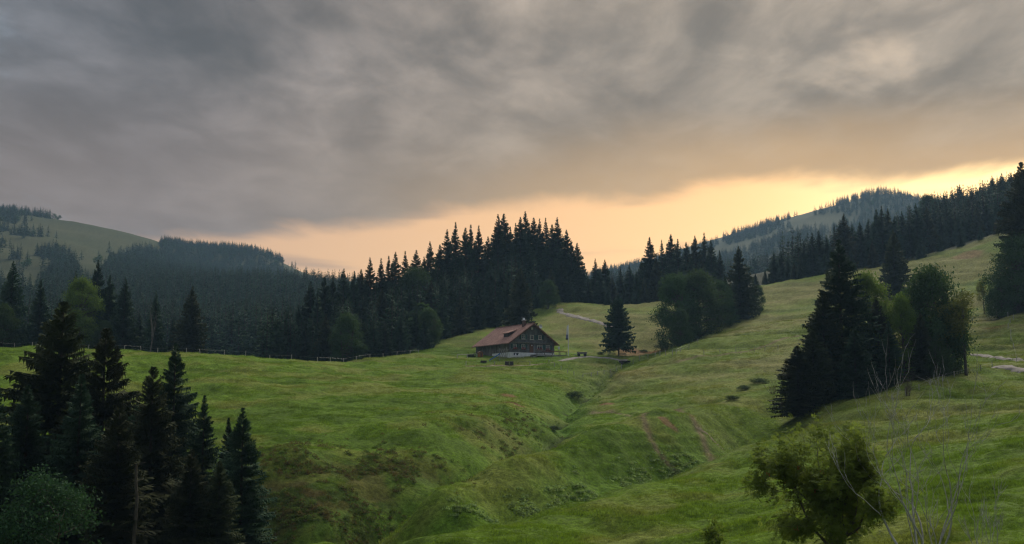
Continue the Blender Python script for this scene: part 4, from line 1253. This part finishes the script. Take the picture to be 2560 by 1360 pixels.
for k, (px, py, lab) in enumerate([(1372, 895, 'picnic table on the grass in front of the terrace'), (1530, 889, 'picnic table standing left under the lone spruce'), (1556, 890, 'picnic table standing right under the lone spruce')]):
    p = on_ground(px, py); e = thing('picnic_table', p, lab, 'table', .2 + .1 * k)
    part('table_top', bx(Soup(), (0, 0, .74), (2.0, .75, .07)), M_GREYWOOD, e)
    for s in (-.75, .75):
        part('bench_seat', bx(Soup(), (0, s, .45), (2.0, .28, .06)), M_GREYWOOD, e)
    for s in (-.8, .8):
        S = Soup(); bar(S, (s, -.6, 0), (s, -.2, .74), .05); bar(S, (s, .6, 0), (s, .2, .74), .05); part('leg', S, M_GREYWOOD, e); 
for px, py, lab in ((1291, 894, 'white garden chair left before the basement wall'), (1299, 895, 'white garden chair in the middle before the basement wall'), (1307, 894, 'white garden chair right before the basement wall')):
    p = on_ground(px, py); e = thing('garden_chair', p, lab, 'chair', .3 + (px % 7) * .2)
    part('seat', bx(Soup(), (0, 0, .45), (.5, .5, .06)), M_WHITE, e); part('backrest', bx(Soup(), (0, .24, .78), (.5, .05, .6), 0, 0, -.15), M_WHITE, e)
    for sx in (-.21, .21):
        for sy in (-.21, .21):
            part('leg', bx(Soup(), (sx, sy, .22), (.05, .05, .44)), M_WHITE, e)
# dark footbridge over the stream head
p = on_ground(1562, 906); e = thing('footbridge', p, 'small dark timber crossing over the stream below the track', 'bridge', .5)
part('deck', bx(Soup(), (0, 0, .35), (2.6, 1.6, .14)), M_DARKWOOD, e); part('abutment', bx(Soup(), (-1.2, 0, -.4), (.4, 1.5, 1.4)), M_DARKWOOD, e); part('abutment', bx(Soup(), (1.2, 0, -.4), (.4, 1.5, 1.4)), M_DARKWOOD, e)

# ------------------------------------------------------------------ fences
def fence(name, pts, label, hgt=1.15, wires=2, rad=.075, mat=None):
    c = pts[0]
    e = thing(name, c, label, 'fence')
    r = np.random.RandomState(len(pts))
    tops = []
    proto = None
    for q in pts:
        if proto is None:
            proto = soup_mesh(bar(Soup(), (0, 0, -.4), (0, 0, 1.0), rad, 5), 'post', mat or M_POST)
        o = link('post', proto, None, e)
        h = hgt * r.uniform(.88, 1.12)
        o.location = (q[0] - c[0], q[1] - c[1], q[2] - c[2]); o.scale = (1, 1, h)
        lx, ly = r.normal(0, .05, 2); o.rotation_euler = (lx, ly, 0)
        tops.append(np.array(q) - np.array(c))
    for w in range(wires):
        S = Soup()
        for a, b in zip(tops[:-1], tops[1:]):
            h = hgt * (.88 - .4 * w)
            bar(S, a + (0, 0, h), b + (0, 0, h), .012 if rad < .1 else .05, 4)
        part('wire', S, M_WIRE if rad < .1 else M_POST, e)
    return e
def crest(px, lo=235, hi=315):
    D = np.linspace(lo, hi, 160); u = ray(px, 880)
    z = height(u[0] / u[1] * D, D)
    k = int(np.argmax(z / D)); k = min(k + 2, 159)
    return np.array((u[0] / u[1] * D[k], D[k], z[k]))
fence('meadow_fence', [crest(px) for px in (-10, 35, 80, 126, 172, 220, 269, 311, 352, 394, 432, 466, 500, 561, 614, 675, 729, 794, 826, 859, 891, 925, 958, 992, 1025, 1046)], 'post and wire fence along the crest of the left meadow', wires=1, rad=.075)
fence('yard_fence', [on_ground(px, py) for px, py in ((1165, 913), (1237, 912), (1325, 912), (1372, 908), (1387, 917), (1403, 925), (1419, 932), (1435, 938))], 'white post fence dipping from the yard towards the stream', .95, 1, .085)
fence('stream_fence', [on_ground(px, py) for px, py in ((1457, 943), (1478, 941), (1494, 938), (1510, 935), (1527, 932), (1541, 927), (1554, 921))], 'short post fence along the stream below the track', .9, 1, .085)
fence('hillside_fence', [on_ground(px, py) for px, py in ((1583, 910), (1600, 902), (1620, 897), (1638, 893), (1650, 891), (1664, 889), (1681, 888), (1690, 886), (1702, 880), (1722, 872), (1745, 860))], 'close post fence where the right hillside meets the clump', 1.25, 2, .07)
fence('pasture_fence', [on_ground(px, py) for px, py in ((1760, 888), (1800, 882), (1840, 880), (1886, 879), (1912, 878), (1945, 876))], 'thin wire fence crossing the middle of the right hillside', 1.1, 2, .06)
fence('slope_fence', [hit(px, py, 130, 260) for px, py in ((2230, 1000), (2264, 985), (2298, 975), (2325, 963), (2356, 952), (2386, 942), (2421, 934), (2452, 926), (2481, 917))], 'post and rail fence climbing beside the right tree group', .85, 2, .07)
fence('bend_fence', [hit(px, py, 170, 330) for px, py in ((2542, 905), (2534, 870), (2528, 852), (2527, 836), (2520, 822), (2526, 808), (2534, 799), (2520, 793), (2502, 792))], 'post fence climbing the small grassy spur at the right edge', 1.1, 1, .06)
p = on_ground(1148, 893)
fence('paddock_rail', [on_ground(px, py) for px, py in ((1143, 895), (1168, 894), (1192, 893))], 'pale wooden rail fence left of the barn end', 1.0, 1, .12)

# ------------------------------------------------------------------ tracks and paths (ribbons laid on the ground)
def ribbon(name, pts, width, mat, lift=.10, seed=3):
    P = np.array(pts)[:, :2]
    t = np.linspace(0, len(P) - 1, len(P) * 14)
    i = np.clip(np.floor(t).astype(int), 0, len(P) - 2); f = (t - i)[:, None]
    p0 = P[np.maximum(i - 1, 0)]; p1 = P[i]; p2 = P[i + 1]; p3 = P[np.minimum(i + 2, len(P) - 1)]
    Q = .5 * (2 * p1 + (p2 - p0) * f + (2 * p0 - 5 * p1 + 4 * p2 - p3) * f ** 2 + (3 * p1 - p0 - 3 * p2 + p3) * f ** 3)
    d = np.gradient(Q, axis=0); d /= np.linalg.norm(d, axis=1)[:, None] + 1e-9
    nrm = np.stack([-d[:, 1], d[:, 0]], 1)
    r = np.random.RandomState(seed)
    cols = 7
    s = np.linspace(-.5, .5, cols)
    w = width * (.8 + .4 * vnoise(np.arange(len(Q)) * .35, np.zeros(len(Q)), seed))
    X = Q[:, None] + nrm[:, None] * (s[None] * w[:, None])[..., None]
    X = X.reshape(-1, 2)
    # edges roughened so that the grass line is not straight
    edge = np.tile(np.abs(s) > .4, len(Q))
    X[edge] += r.normal(0, width * .07, (edge.sum(), 2))
    z = height(X[:, 0], X[:, 1]) + lift - np.tile((np.abs(s) > .45) * lift * 1.6, len(Q))
    n = len(Q)
    ii = (np.arange(n - 1)[:, None] * cols + np.arange(cols - 1)[None]).ravel()
    me = mesh_np(name, np.column_stack([X, z]), np.stack([ii, ii + 1, ii + cols + 1, ii + cols], 1), smooth=True)
    return link(name, me, mat, kind='structure')
def hp(lst, lo, hi):
    return [hit(px, py, lo, hi) for px, py in lst]
ribbon('gravel_track', hp([(1402, 772), (1399, 778), (1408, 784), (1432, 790), (1462, 798), (1492, 806), (1512, 811), (1535, 820)], 330, 420), 2.6, M_GRAVEL, .16)
ribbon('farm_track', hp([(1400, 903), (1430, 897), (1462, 892), (1500, 894), (1535, 898), (1568, 902)], 250, 345), 1.9, M_GRAVEL, .10)
ribbon('yard_path', hp([(1165, 917), (1215, 916), (1262, 915), (1310, 914), (1345, 911), (1385, 906)], 250, 345), 1.3, M_TRODDEN, .06)
ribbon('cattle_path', hp([(1738, 1068), (1775, 1092), (1808, 1124)], 120, 200), .8, M_TRODDEN, .08)
ribbon('gravel_road', hp([(2425, 888), (2460, 890), (2500, 895), (2540, 900), (2580, 905)], 170, 290), 2.0, M_GRAVEL, .16)
ribbon('gravel_road', hp([(2485, 918), (2510, 917), (2535, 921), (2570, 928)], 150, 250), 3.0, M_GRAVEL, .14)
# ================================================================== foreground rowan, bare trees, shrubs
def wood_mesh(name, out, mat, sides=(4, 5, 6, 7, 8)):
    S = Soup()
    for path, rad, depth in out:
        S.add(*tube(path, rad, sides[min(depth, len(sides) - 1)]))
    return S.mesh(name, mat, True)

def bare_tree(name, loc, label, seed, stems, height_, rad, depth=3, mat=None, spread=.42, kids=3, lean=.25, upw=.5, cat='tree', wander=.10, group=None):
    r = np.random.RandomState(seed)
    out = []
    for k in range(stems):
        a = 6.283 * (k + r.uniform(-.3, .3)) / stems
        d = np.array([math.cos(a) * lean * r.uniform(.3, 1.3), math.sin(a) * lean, 1.0])
        grow(r, (math.cos(a) * rad * (stems > 1), math.sin(a) * rad * (stems > 1), -.5), d, height_ * .52 * r.uniform(.8, 1.15), rad * r.uniform(.7, 1.0), depth, out, spread, kids, upw, 8, None, .66, wander)
    e = thing(name, loc, label, cat, 0.0, group)
    big_ = [o for o in out if o[2] >= depth - 1]; small = [o for o in out if o[2] < depth - 1]
    o = link('trunk', wood_mesh('trunk', big_, mat or M_DEAD), None, e)
    link('twigs', wood_mesh('twigs', small, mat or M_DEAD), None, e)
    return e

def compound_leaves(base, dirs, r, length=.22, pairs=4, size=.05):
    """feathered leaves of a rowan: leaflets in pairs along a drooping stalk"""
    n = len(base)
    d = dirs + r.normal(0, .7, (n, 3)); d[:, 2] -= .15
    d /= np.linalg.norm(d, axis=1)[:, None]
    side = np.cross(d, np.array([0, 0, 1.]) + r.normal(0, .4, (n, 3))); side /= np.linalg.norm(side, axis=1)[:, None] + 1e-9
    L = length * r.uniform(.7, 1.2, n)
    V = []
    for k in range(pairs):
        t = (k + .8) / (pairs + .4)
        c = base + d * (L * t)[:, None]; c[:, 2] -= L * .3 * t * t
        for s in (-1, 1):
            ax_ = side * s * .85 + d * .5; ax_[:, 2] -= .25
            ax_ /= np.linalg.norm(ax_, axis=1)[:, None]
            wv = np.cross(ax_, np.cross(d, side)); wv /= np.linalg.norm(wv, axis=1)[:, None] + 1e-9
            l = size * r.uniform(.85, 1.3, n)[:, None] * (1.15 - .3 * abs(t - .5))
            V.append(np.stack([c, c + ax_ * l * .9 + wv * l * .33, c + ax_ * l * 2.0, c + ax_ * l * .9 - wv * l * .33], 1))
    t = 1.0
    c = base + d * L[:, None]; c[:, 2] -= L * .3
    l = size
    V.append(np.stack([c, c + d * l * .9 + side * l * .33, c + d * l * 2, c + d * l * .9 - side * l * .33], 1))
    v = np.concatenate(V).reshape(-1, 3)
    return v, np.arange(len(v)).reshape(-1, 4)

def rowan(loc, H, label, seed, n_leaf, berries=14, depth=4, leafsize=.058, cat='tree'):
    r = np.random.RandomState(seed)
    out, tips = [], []
    for k in range(10 if depth > 3 else 4):
        a = k * 2.4 + r.uniform(-.4, .4)
        el = r.uniform(.35, 1.25)
        grow(r, (0, 0, H * (.02 + .045 * k)), (math.cos(a) * math.cos(el), math.sin(a) * math.cos(el), math.sin(el)), H * .36 * r.uniform(.85, 1.15), .085 * H / 7, depth - 1, out, .62, 3, .12, 6, tips, .66, .17)
    t = np.linspace(0, 1, 9)
    tr = np.stack([np.cumsum(r.normal(0, .05, 9)), np.cumsum(r.normal(0, .05, 9)), t * H * .62 - .6 * (t == 0)], 1)
    grow(r, tr[-1], (0, 0, 1), H * .24, .07 * H / 7, depth - 2, out, .6, 4, .2, 6, tips, .66, .15)
    out.append((tr, .15 * H / 7 * (1 - .6 * t), 4))
    e = thing('rowan_tree' if cat == 'tree' else 'rowan_sapling', loc, label, cat)
    link('trunk', wood_mesh('trunk', [o for o in out if o[2] >= 2], M_BARK), None, e)
    link('twigs', wood_mesh('twigs', [o for o in out if o[2] < 2], M_BARK), None, e)
    P, Dd = [], []
    for path, rad, dep in out:
        if dep <= 2:
            k = (10, 7, 4)[dep]
            tt_ = r.uniform(.15, 1.0, k) * (len(path) - 1)
            i = np.clip(tt_.astype(int), 0, len(path) - 2); f = (tt_ - i)[:, None]
            P.append(path[i] * (1 - f) + path[i + 1] * f); Dd.append(path[i + 1] - path[i])
    P = np.concatenate(P); Dd = np.concatenate(Dd); Dd /= np.linalg.norm(Dd, axis=1)[:, None]
    pick = r.choice(len(P), n_leaf)
    b = P[pick] + r.normal(0, .17, (n_leaf, 3))
    v, q = compound_leaves(b, Dd[pick], r, size=leafsize)
    me = mesh_np('leaves', v, q); me.materials.append(M_ROWAN)
    link('crown', me, None, e)
    ico = np.array([[0, 0, 1], [.9, 0, .3], [.28, .85, .3], [-.72, .53, .3], [-.72, -.53, .3], [.28, -.85, .3], [0, 0, -1]])
    fi = np.array([[0, 1, 2, 2], [0, 2, 3, 3], [0, 3, 4, 4], [0, 4, 5, 5], [0, 5, 1, 1], [6, 2, 1, 1], [6, 3, 2, 2], [6, 4, 3, 3], [6, 5, 4, 4], [6, 1, 5, 5]])[:, :3]
    for k in range(berries):
        c = P[r.randint(len(P))] - (0, 0, .06)
        vv, ff = [], []
        for j in range(14):
            vv.append(ico * .026 + c + r.normal(0, .045, 3)); ff.append(fi + 7 * j)
        me = mesh_np('berries', np.concatenate(vv), np.concatenate(ff)); me.materials.append(M_BERRY)
        link('berry_cluster', me, None, e)
    return e
M_BERRY = plain('red_berries', (.42, .045, .015), .5, .2)

p = at(2088, 1455, 47); H_ = at(2088, 1032, 47)[2] - gz(p[0], 47)
rowan((p[0], 47, gz(p[0], 47)), H_ * .84, 'leafy rowan with a few red berries in the right foreground', 8, 7500)
p = at(1808, 1400, 44); H_ = at(1808, 1308, 44)[2] - gz(p[0], 44)
rowan((p[0], 44, gz(p[0], 44)), max(H_, 1.0), 'small rowan top at the bottom edge left of the big rowan', 12, 1700, 2, 3, .055, 'sapling')
p = at(2318, 1440, 44)
bare_tree('bare_tree', (p[0], 44, gz(p[0], 44)), 'leafless grey tree with many upright stems right of the rowan', 21, 7, at(2300, 960, 44)[2] - gz(p[0], 44), .07, 4, M_DEAD, .50, 2, .36, .40, wander=.15)
p = at(2480, 1450, 46)
bare_tree('bare_tree', (p[0], 46, gz(p[0], 46)), 'thin leafless sapling at the lower right corner', 25, 3, (at(2480, 1180, 46)[2] - gz(p[0], 46)), .035, 3, M_DEAD, .45, 3, .35, .4)
p = at(374, 880, 289)
bare_tree('bare_tree', (p[0], 289, gz(p[0], 289)), 'bare dead tree standing at the meadow fence on the left', 33, 1, (at(374, 745, 289)[2] - gz(p[0], 289)) * 1.0, .24, 3, M_BARK_PALE, .38, 3, .05, .6)
p = at(330, 1340, 95)
e = thing('snag_tree', (p[0], 95, gz(p[0], 95)), 'bare dead trunk in front of the foreground spruces', 'tree')
q = np.linspace(0, 1, 8); lt = at(358, 1160, 95)
z0_ = gz(p[0], 95)
tp = np.stack([(lt[0] - p[0]) * q * 1.2 - .4, .35 * np.sin(q * 3), q * (lt[2] - z0_) - .3 * (q == 0)], 1)
tp[:, 0] += .25 * np.sin(q * 5) + .1 * np.sin(q * 11)
S = Soup(); S.add(*tube(tp, .20 * (1 - .5 * q), 9)); part('trunk', S, M_BARK, e, smooth=True)
r = np.random.RandomState(3)
for k in range(7):
    b0 = tp[3 + k % 5]; a = r.uniform(0, 6.28)
    part('branch_stub', bar(Soup(), b0, b0 + np.array([math.cos(a), math.sin(a), .15]) * r.uniform(.5, 1.1), .03), M_BARK, e)
M_REDTWIG = bark_mat('reddish_twigs', (.075, .050, .040), (.15, .10, .085))
p = hit(1932, 985, 150, 260)
bare_tree('dead_shrub', p, 'reddish brown dead shrub at the left foot of the right group', 37, 9, 3.4, .05, 2, M_REDTWIG, .5, 3, .6, .2, 'shrub')
p = hit(2268, 990, 140, 240)
bare_tree('dead_shrub', p, 'greyish bare shrub at the fence before the right group', 39, 9, 4.2, .05, 2, M_REDTWIG, .5, 3, .6, .2, 'shrub')
p = hit(1440, 995, 190, 300)
plant(BUSH, 'bush', p[0], p[1], 1.5, 'dark bush in the stream bed below the yard', 'bush', wide=1.7, r=R_)
for px, py, h, lab in [(1500, 885, 1.2, 'small round shrub beside the track left of the lone spruce'), (1380, 862, 0, ''), (1860, 975, 1.6, 'low shrub patch on the hillside left of the right group'), (1830, 1000, 1.3, 'small low shrub patch further down the hillside'), (1900, 960, 2.0, 'leafy shrub close to the left foot of the right group'), (1385, 1075, 1.2, 'shrub at the bend of the stream'), (1610, 880, 1.3, 'small shrub on the bare earth under the clump')]:
    if h:
        p = hit(px, py, 100, 340)
        plant(BUSH, 'bush', p[0], p[1], h * .62, lab, 'bush', wide=2.1, r=R_)

# ================================================================== ground cover
def tint_mat(name, lo=.65, hi=1.45, trans=0.0):
    m, N, b, out = new_mat(name)
    a = N.new('ShaderNodeAttribute', attribute_name='col'); a.attribute_type = 'INSTANCER'
    r = N.new('ShaderNodeNewGeometry').outputs['Random Per Island']
    N.put(b.inputs['Base Color'], N.vmath('SCALE', a.outputs['Color'], N.step(r, 0, 1, lo, hi)))
    b.inputs['Roughness'].default_value = .9
    gn = N.new('ShaderNodeNewGeometry').outputs['Normal']
    N.put(b.inputs['Normal'], N.vmath('NORMALIZE', N.vmath('ADD', N.vmath('SCALE', gn, .45), (0, 0, 1.0))))
    b.inputs['Specular IOR Level'].default_value = .05
    tr = N.new('ShaderNodeBsdfTranslucent'); N.put(tr.inputs[0], b.inputs['Base Color'].links[0].from_socket)
    mx = N.new('ShaderNodeMixShader'); mx.inputs[0].default_value = .5
    m.node_tree.links.new(b.outputs[0], mx.inputs[1]); m.node_tree.links.new(tr.outputs[0], mx.inputs[2]); m.node_tree.links.new(mx.outputs[0], out.inputs[0])
    return m
M_BLADE = tint_mat('grass_blades')
def tuft(seed, n, h, spread, w):
    r = np.random.RandomState(seed)
    V = []
    for k in range(n):
        a = r.uniform(0, 6.28); c = r.normal(0, spread, 2)
        l = h * r.uniform(.5, 1.1); ln = r.uniform(.2, .75) * l; b_ = r.uniform(0, 6.28)
        dx_, dy_ = math.cos(b_) * w, math.sin(b_) * w
        V += [(c[0] - dx_, c[1] - dy_, -.03), (c[0] + dx_, c[1] + dy_, -.03), (c[0] + math.cos(a) * ln, c[1] + math.sin(a) * ln, l)]
    me = mesh_np('tuft', np.array(V), np.arange(len(V)).reshape(-1, 3)); me.materials.append(M_BLADE)
    return me
TUFTS = [tuft(i, 13, .34, .26, .035) for i in range(4)]
r = np.random.RandomState(77)
n = 230000
D = np.exp(r.uniform(math.log(50), math.log(330), n)); u = r.uniform(-.475, .475, n)
x = u * D
hd = np.hypot(x - HOUSE0[0] - 2, D - HOUSE0[1] - 7)
k = (FOREST_FLOOR(CX + u * FOC, D) < .5) & (hd > 13)
clump = fbm(x * .25, D * .25, 203, 3)
k &= (clump + r.normal(0, .16, n)) > .33
x, D = x[k], D[k]; clump = clump[k]; m = len(x)
z = height(x, D)
c = np.clip(ground_colour(x, D, z) * r.uniform(1.0, 1.45, m)[:, None], 0, .6)
s = (.36 + .50 * (D / 300)) * r.uniform(.6, 1.3, m) * (.6 + .8 * sstep(clump, .42, .7))
scatter('pasture_grass', np.column_stack([x, D, z]), np.stack([s * 1.1, s * 1.1, s * r.uniform(.55, 1.1, m)], 1), np.stack([0 * s, 0 * s, r.uniform(0, 6.28, m)], 1), TUFTS, c, label='tufts of short grass over the whole pasture', category='grass')

# heath and dwarf shrubs on the bank above the stream
def shrublet(seed, mat, n=46, rad=.5, hgt=.45, size=.10):
    r = np.random.RandomState(seed)
    u = r.normal(0, 1, (n, 3)); u /= np.linalg.norm(u, axis=1)[:, None]; u[:, 2] = np.abs(u[:, 2])
    v, q = leaf_quads(u * np.array([rad, rad, hgt]) * r.uniform(.5, 1, (n, 1)), u, size, r)
    me = mesh_np('shrublet', v, q); me.materials.append(mat)
    return me
M_HEATHG = foliage_mat('heath_green', (.060, .095, .020), (.125, .170, .040), .35)
HB = [shrublet(5, M_HEATH), shrublet(6, M_HEATH), shrublet(7, M_HEATHG), shrublet(8, M_HEATHG)]
pts = []
for (q, rx, ry, s) in HEATH:
    nn = int(rx * ry * 22 * s)
    g = np.column_stack([q[0] + r.normal(0, rx * .75, nn), q[1] + r.normal(0, ry * .75, nn)])
    pts.append(g[fbm(g[:, 0] * .3, g[:, 1] * .3, 211, 3) > .50])
pts = np.concatenate(pts); m = len(pts)
s = r.uniform(.35, 1.0, m)
scatter('heath_shrubs', np.column_stack([pts, height(pts[:, 0], pts[:, 1]) - .05]), np.stack([s, s, s * r.uniform(.6, 1.2, m)], 1), np.stack([0 * s, 0 * s, r.uniform(0, 6.28, m)], 1), HB, label='brown and green heath shrubs on the bank beside the foreground spruces', category='heath')
# large-leaved herbs along the wet strip
M_HERB = foliage_mat('butterbur_leaves', (.105, .175, .045), (.240, .310, .120), .4)
HH = [shrublet(15, M_HERB, 26, .6, .35, .16), shrublet(16, M_HERB, 26, .55, .30, .15)]
pts = []
for (a, b) in zip(RUNNEL[:-1], RUNNEL[1:]):
    nn = 300
    t = r.uniform(0, 1, nn)[:, None]
    g = np.array(a) * (1 - t) + np.array(b) * t + r.normal(0, 1.3, (nn, 2)) + np.array([-.3, .2])
    pts.append(g[fbm(g[:, 0] * .15, g[:, 1] * .15, 221, 3) > .47])
pts = np.concatenate(pts); m = len(pts); s = r.uniform(.4, 1.0, m)
scatter('wet_meadow_herbs', np.column_stack([pts, height(pts[:, 0], pts[:, 1])]), np.stack([s, s, s], 1), np.stack([0 * s, 0 * s, r.uniform(0, 6.28, m)], 1), HH, label='pale broad leaved herbs along the wet strip in the middle', category='herbs')
# dark rushes and overhanging growth along the stream
pts = []
for (a, b) in zip(STREAM[:-2], STREAM[1:-1]):
    nn = 60
    t = r.uniform(0, 1, nn)[:, None]
    g = np.array(a) * (1 - t) + np.array(b) * t + r.normal(0, 1.5, (nn, 2))
    pts.append(g[fbm(g[:, 0] * .2, g[:, 1] * .2, 231, 3) > .50])
pts = np.concatenate(pts); m = len(pts); s = r.uniform(.3, .8, m)
scatter('stream_rushes', np.column_stack([pts, height(pts[:, 0], pts[:, 1])]), np.stack([s, s, s * 1.2], 1), np.stack([0 * s, 0 * s, r.uniform(0, 6.28, m)], 1), [shrublet(25, M_HEATHG), shrublet(26, M_HEATHG)], label='dark rushes and herbs lining the stream bed', category='rushes')
# ================================================================== evening haze in the valley air
M_HAZE = bpy.data.materials.new('haze')
M_HAZE.use_nodes = True
M_HAZE.node_tree.nodes.clear()
N = NT(M_HAZE.node_tree)
ho = N.new('ShaderNodeOutputMaterial')
pv = N.new('ShaderNodeVolumePrincipled')
pv.inputs['Color'].default_value = (0.42, 0.70, 1.0, 1.0)
pv.inputs['Density'].default_value = 0.00009
pv.inputs['Anisotropy'].default_value = 0.3
M_HAZE.node_tree.links.new(pv.outputs[0], ho.inputs['Volume'])
x0, x1, y0, y1 = -7000, 7000, -120, 9100
zmin = float(vz.min()) - 5; zmax = max(float(vz.max()), 60) + 45
hv = np.array([[x, y, z] for z in (zmin, zmax) for y in (y0, y1) for x in (x0, x1)])
hf = np.array([[0, 2, 3, 1], [4, 5, 7, 6], [0, 1, 5, 4], [2, 6, 7, 3], [0, 4, 6, 2], [1, 3, 7, 5]])
link('haze', mesh_np('haze', hv, hf), M_HAZE, kind='stuff')
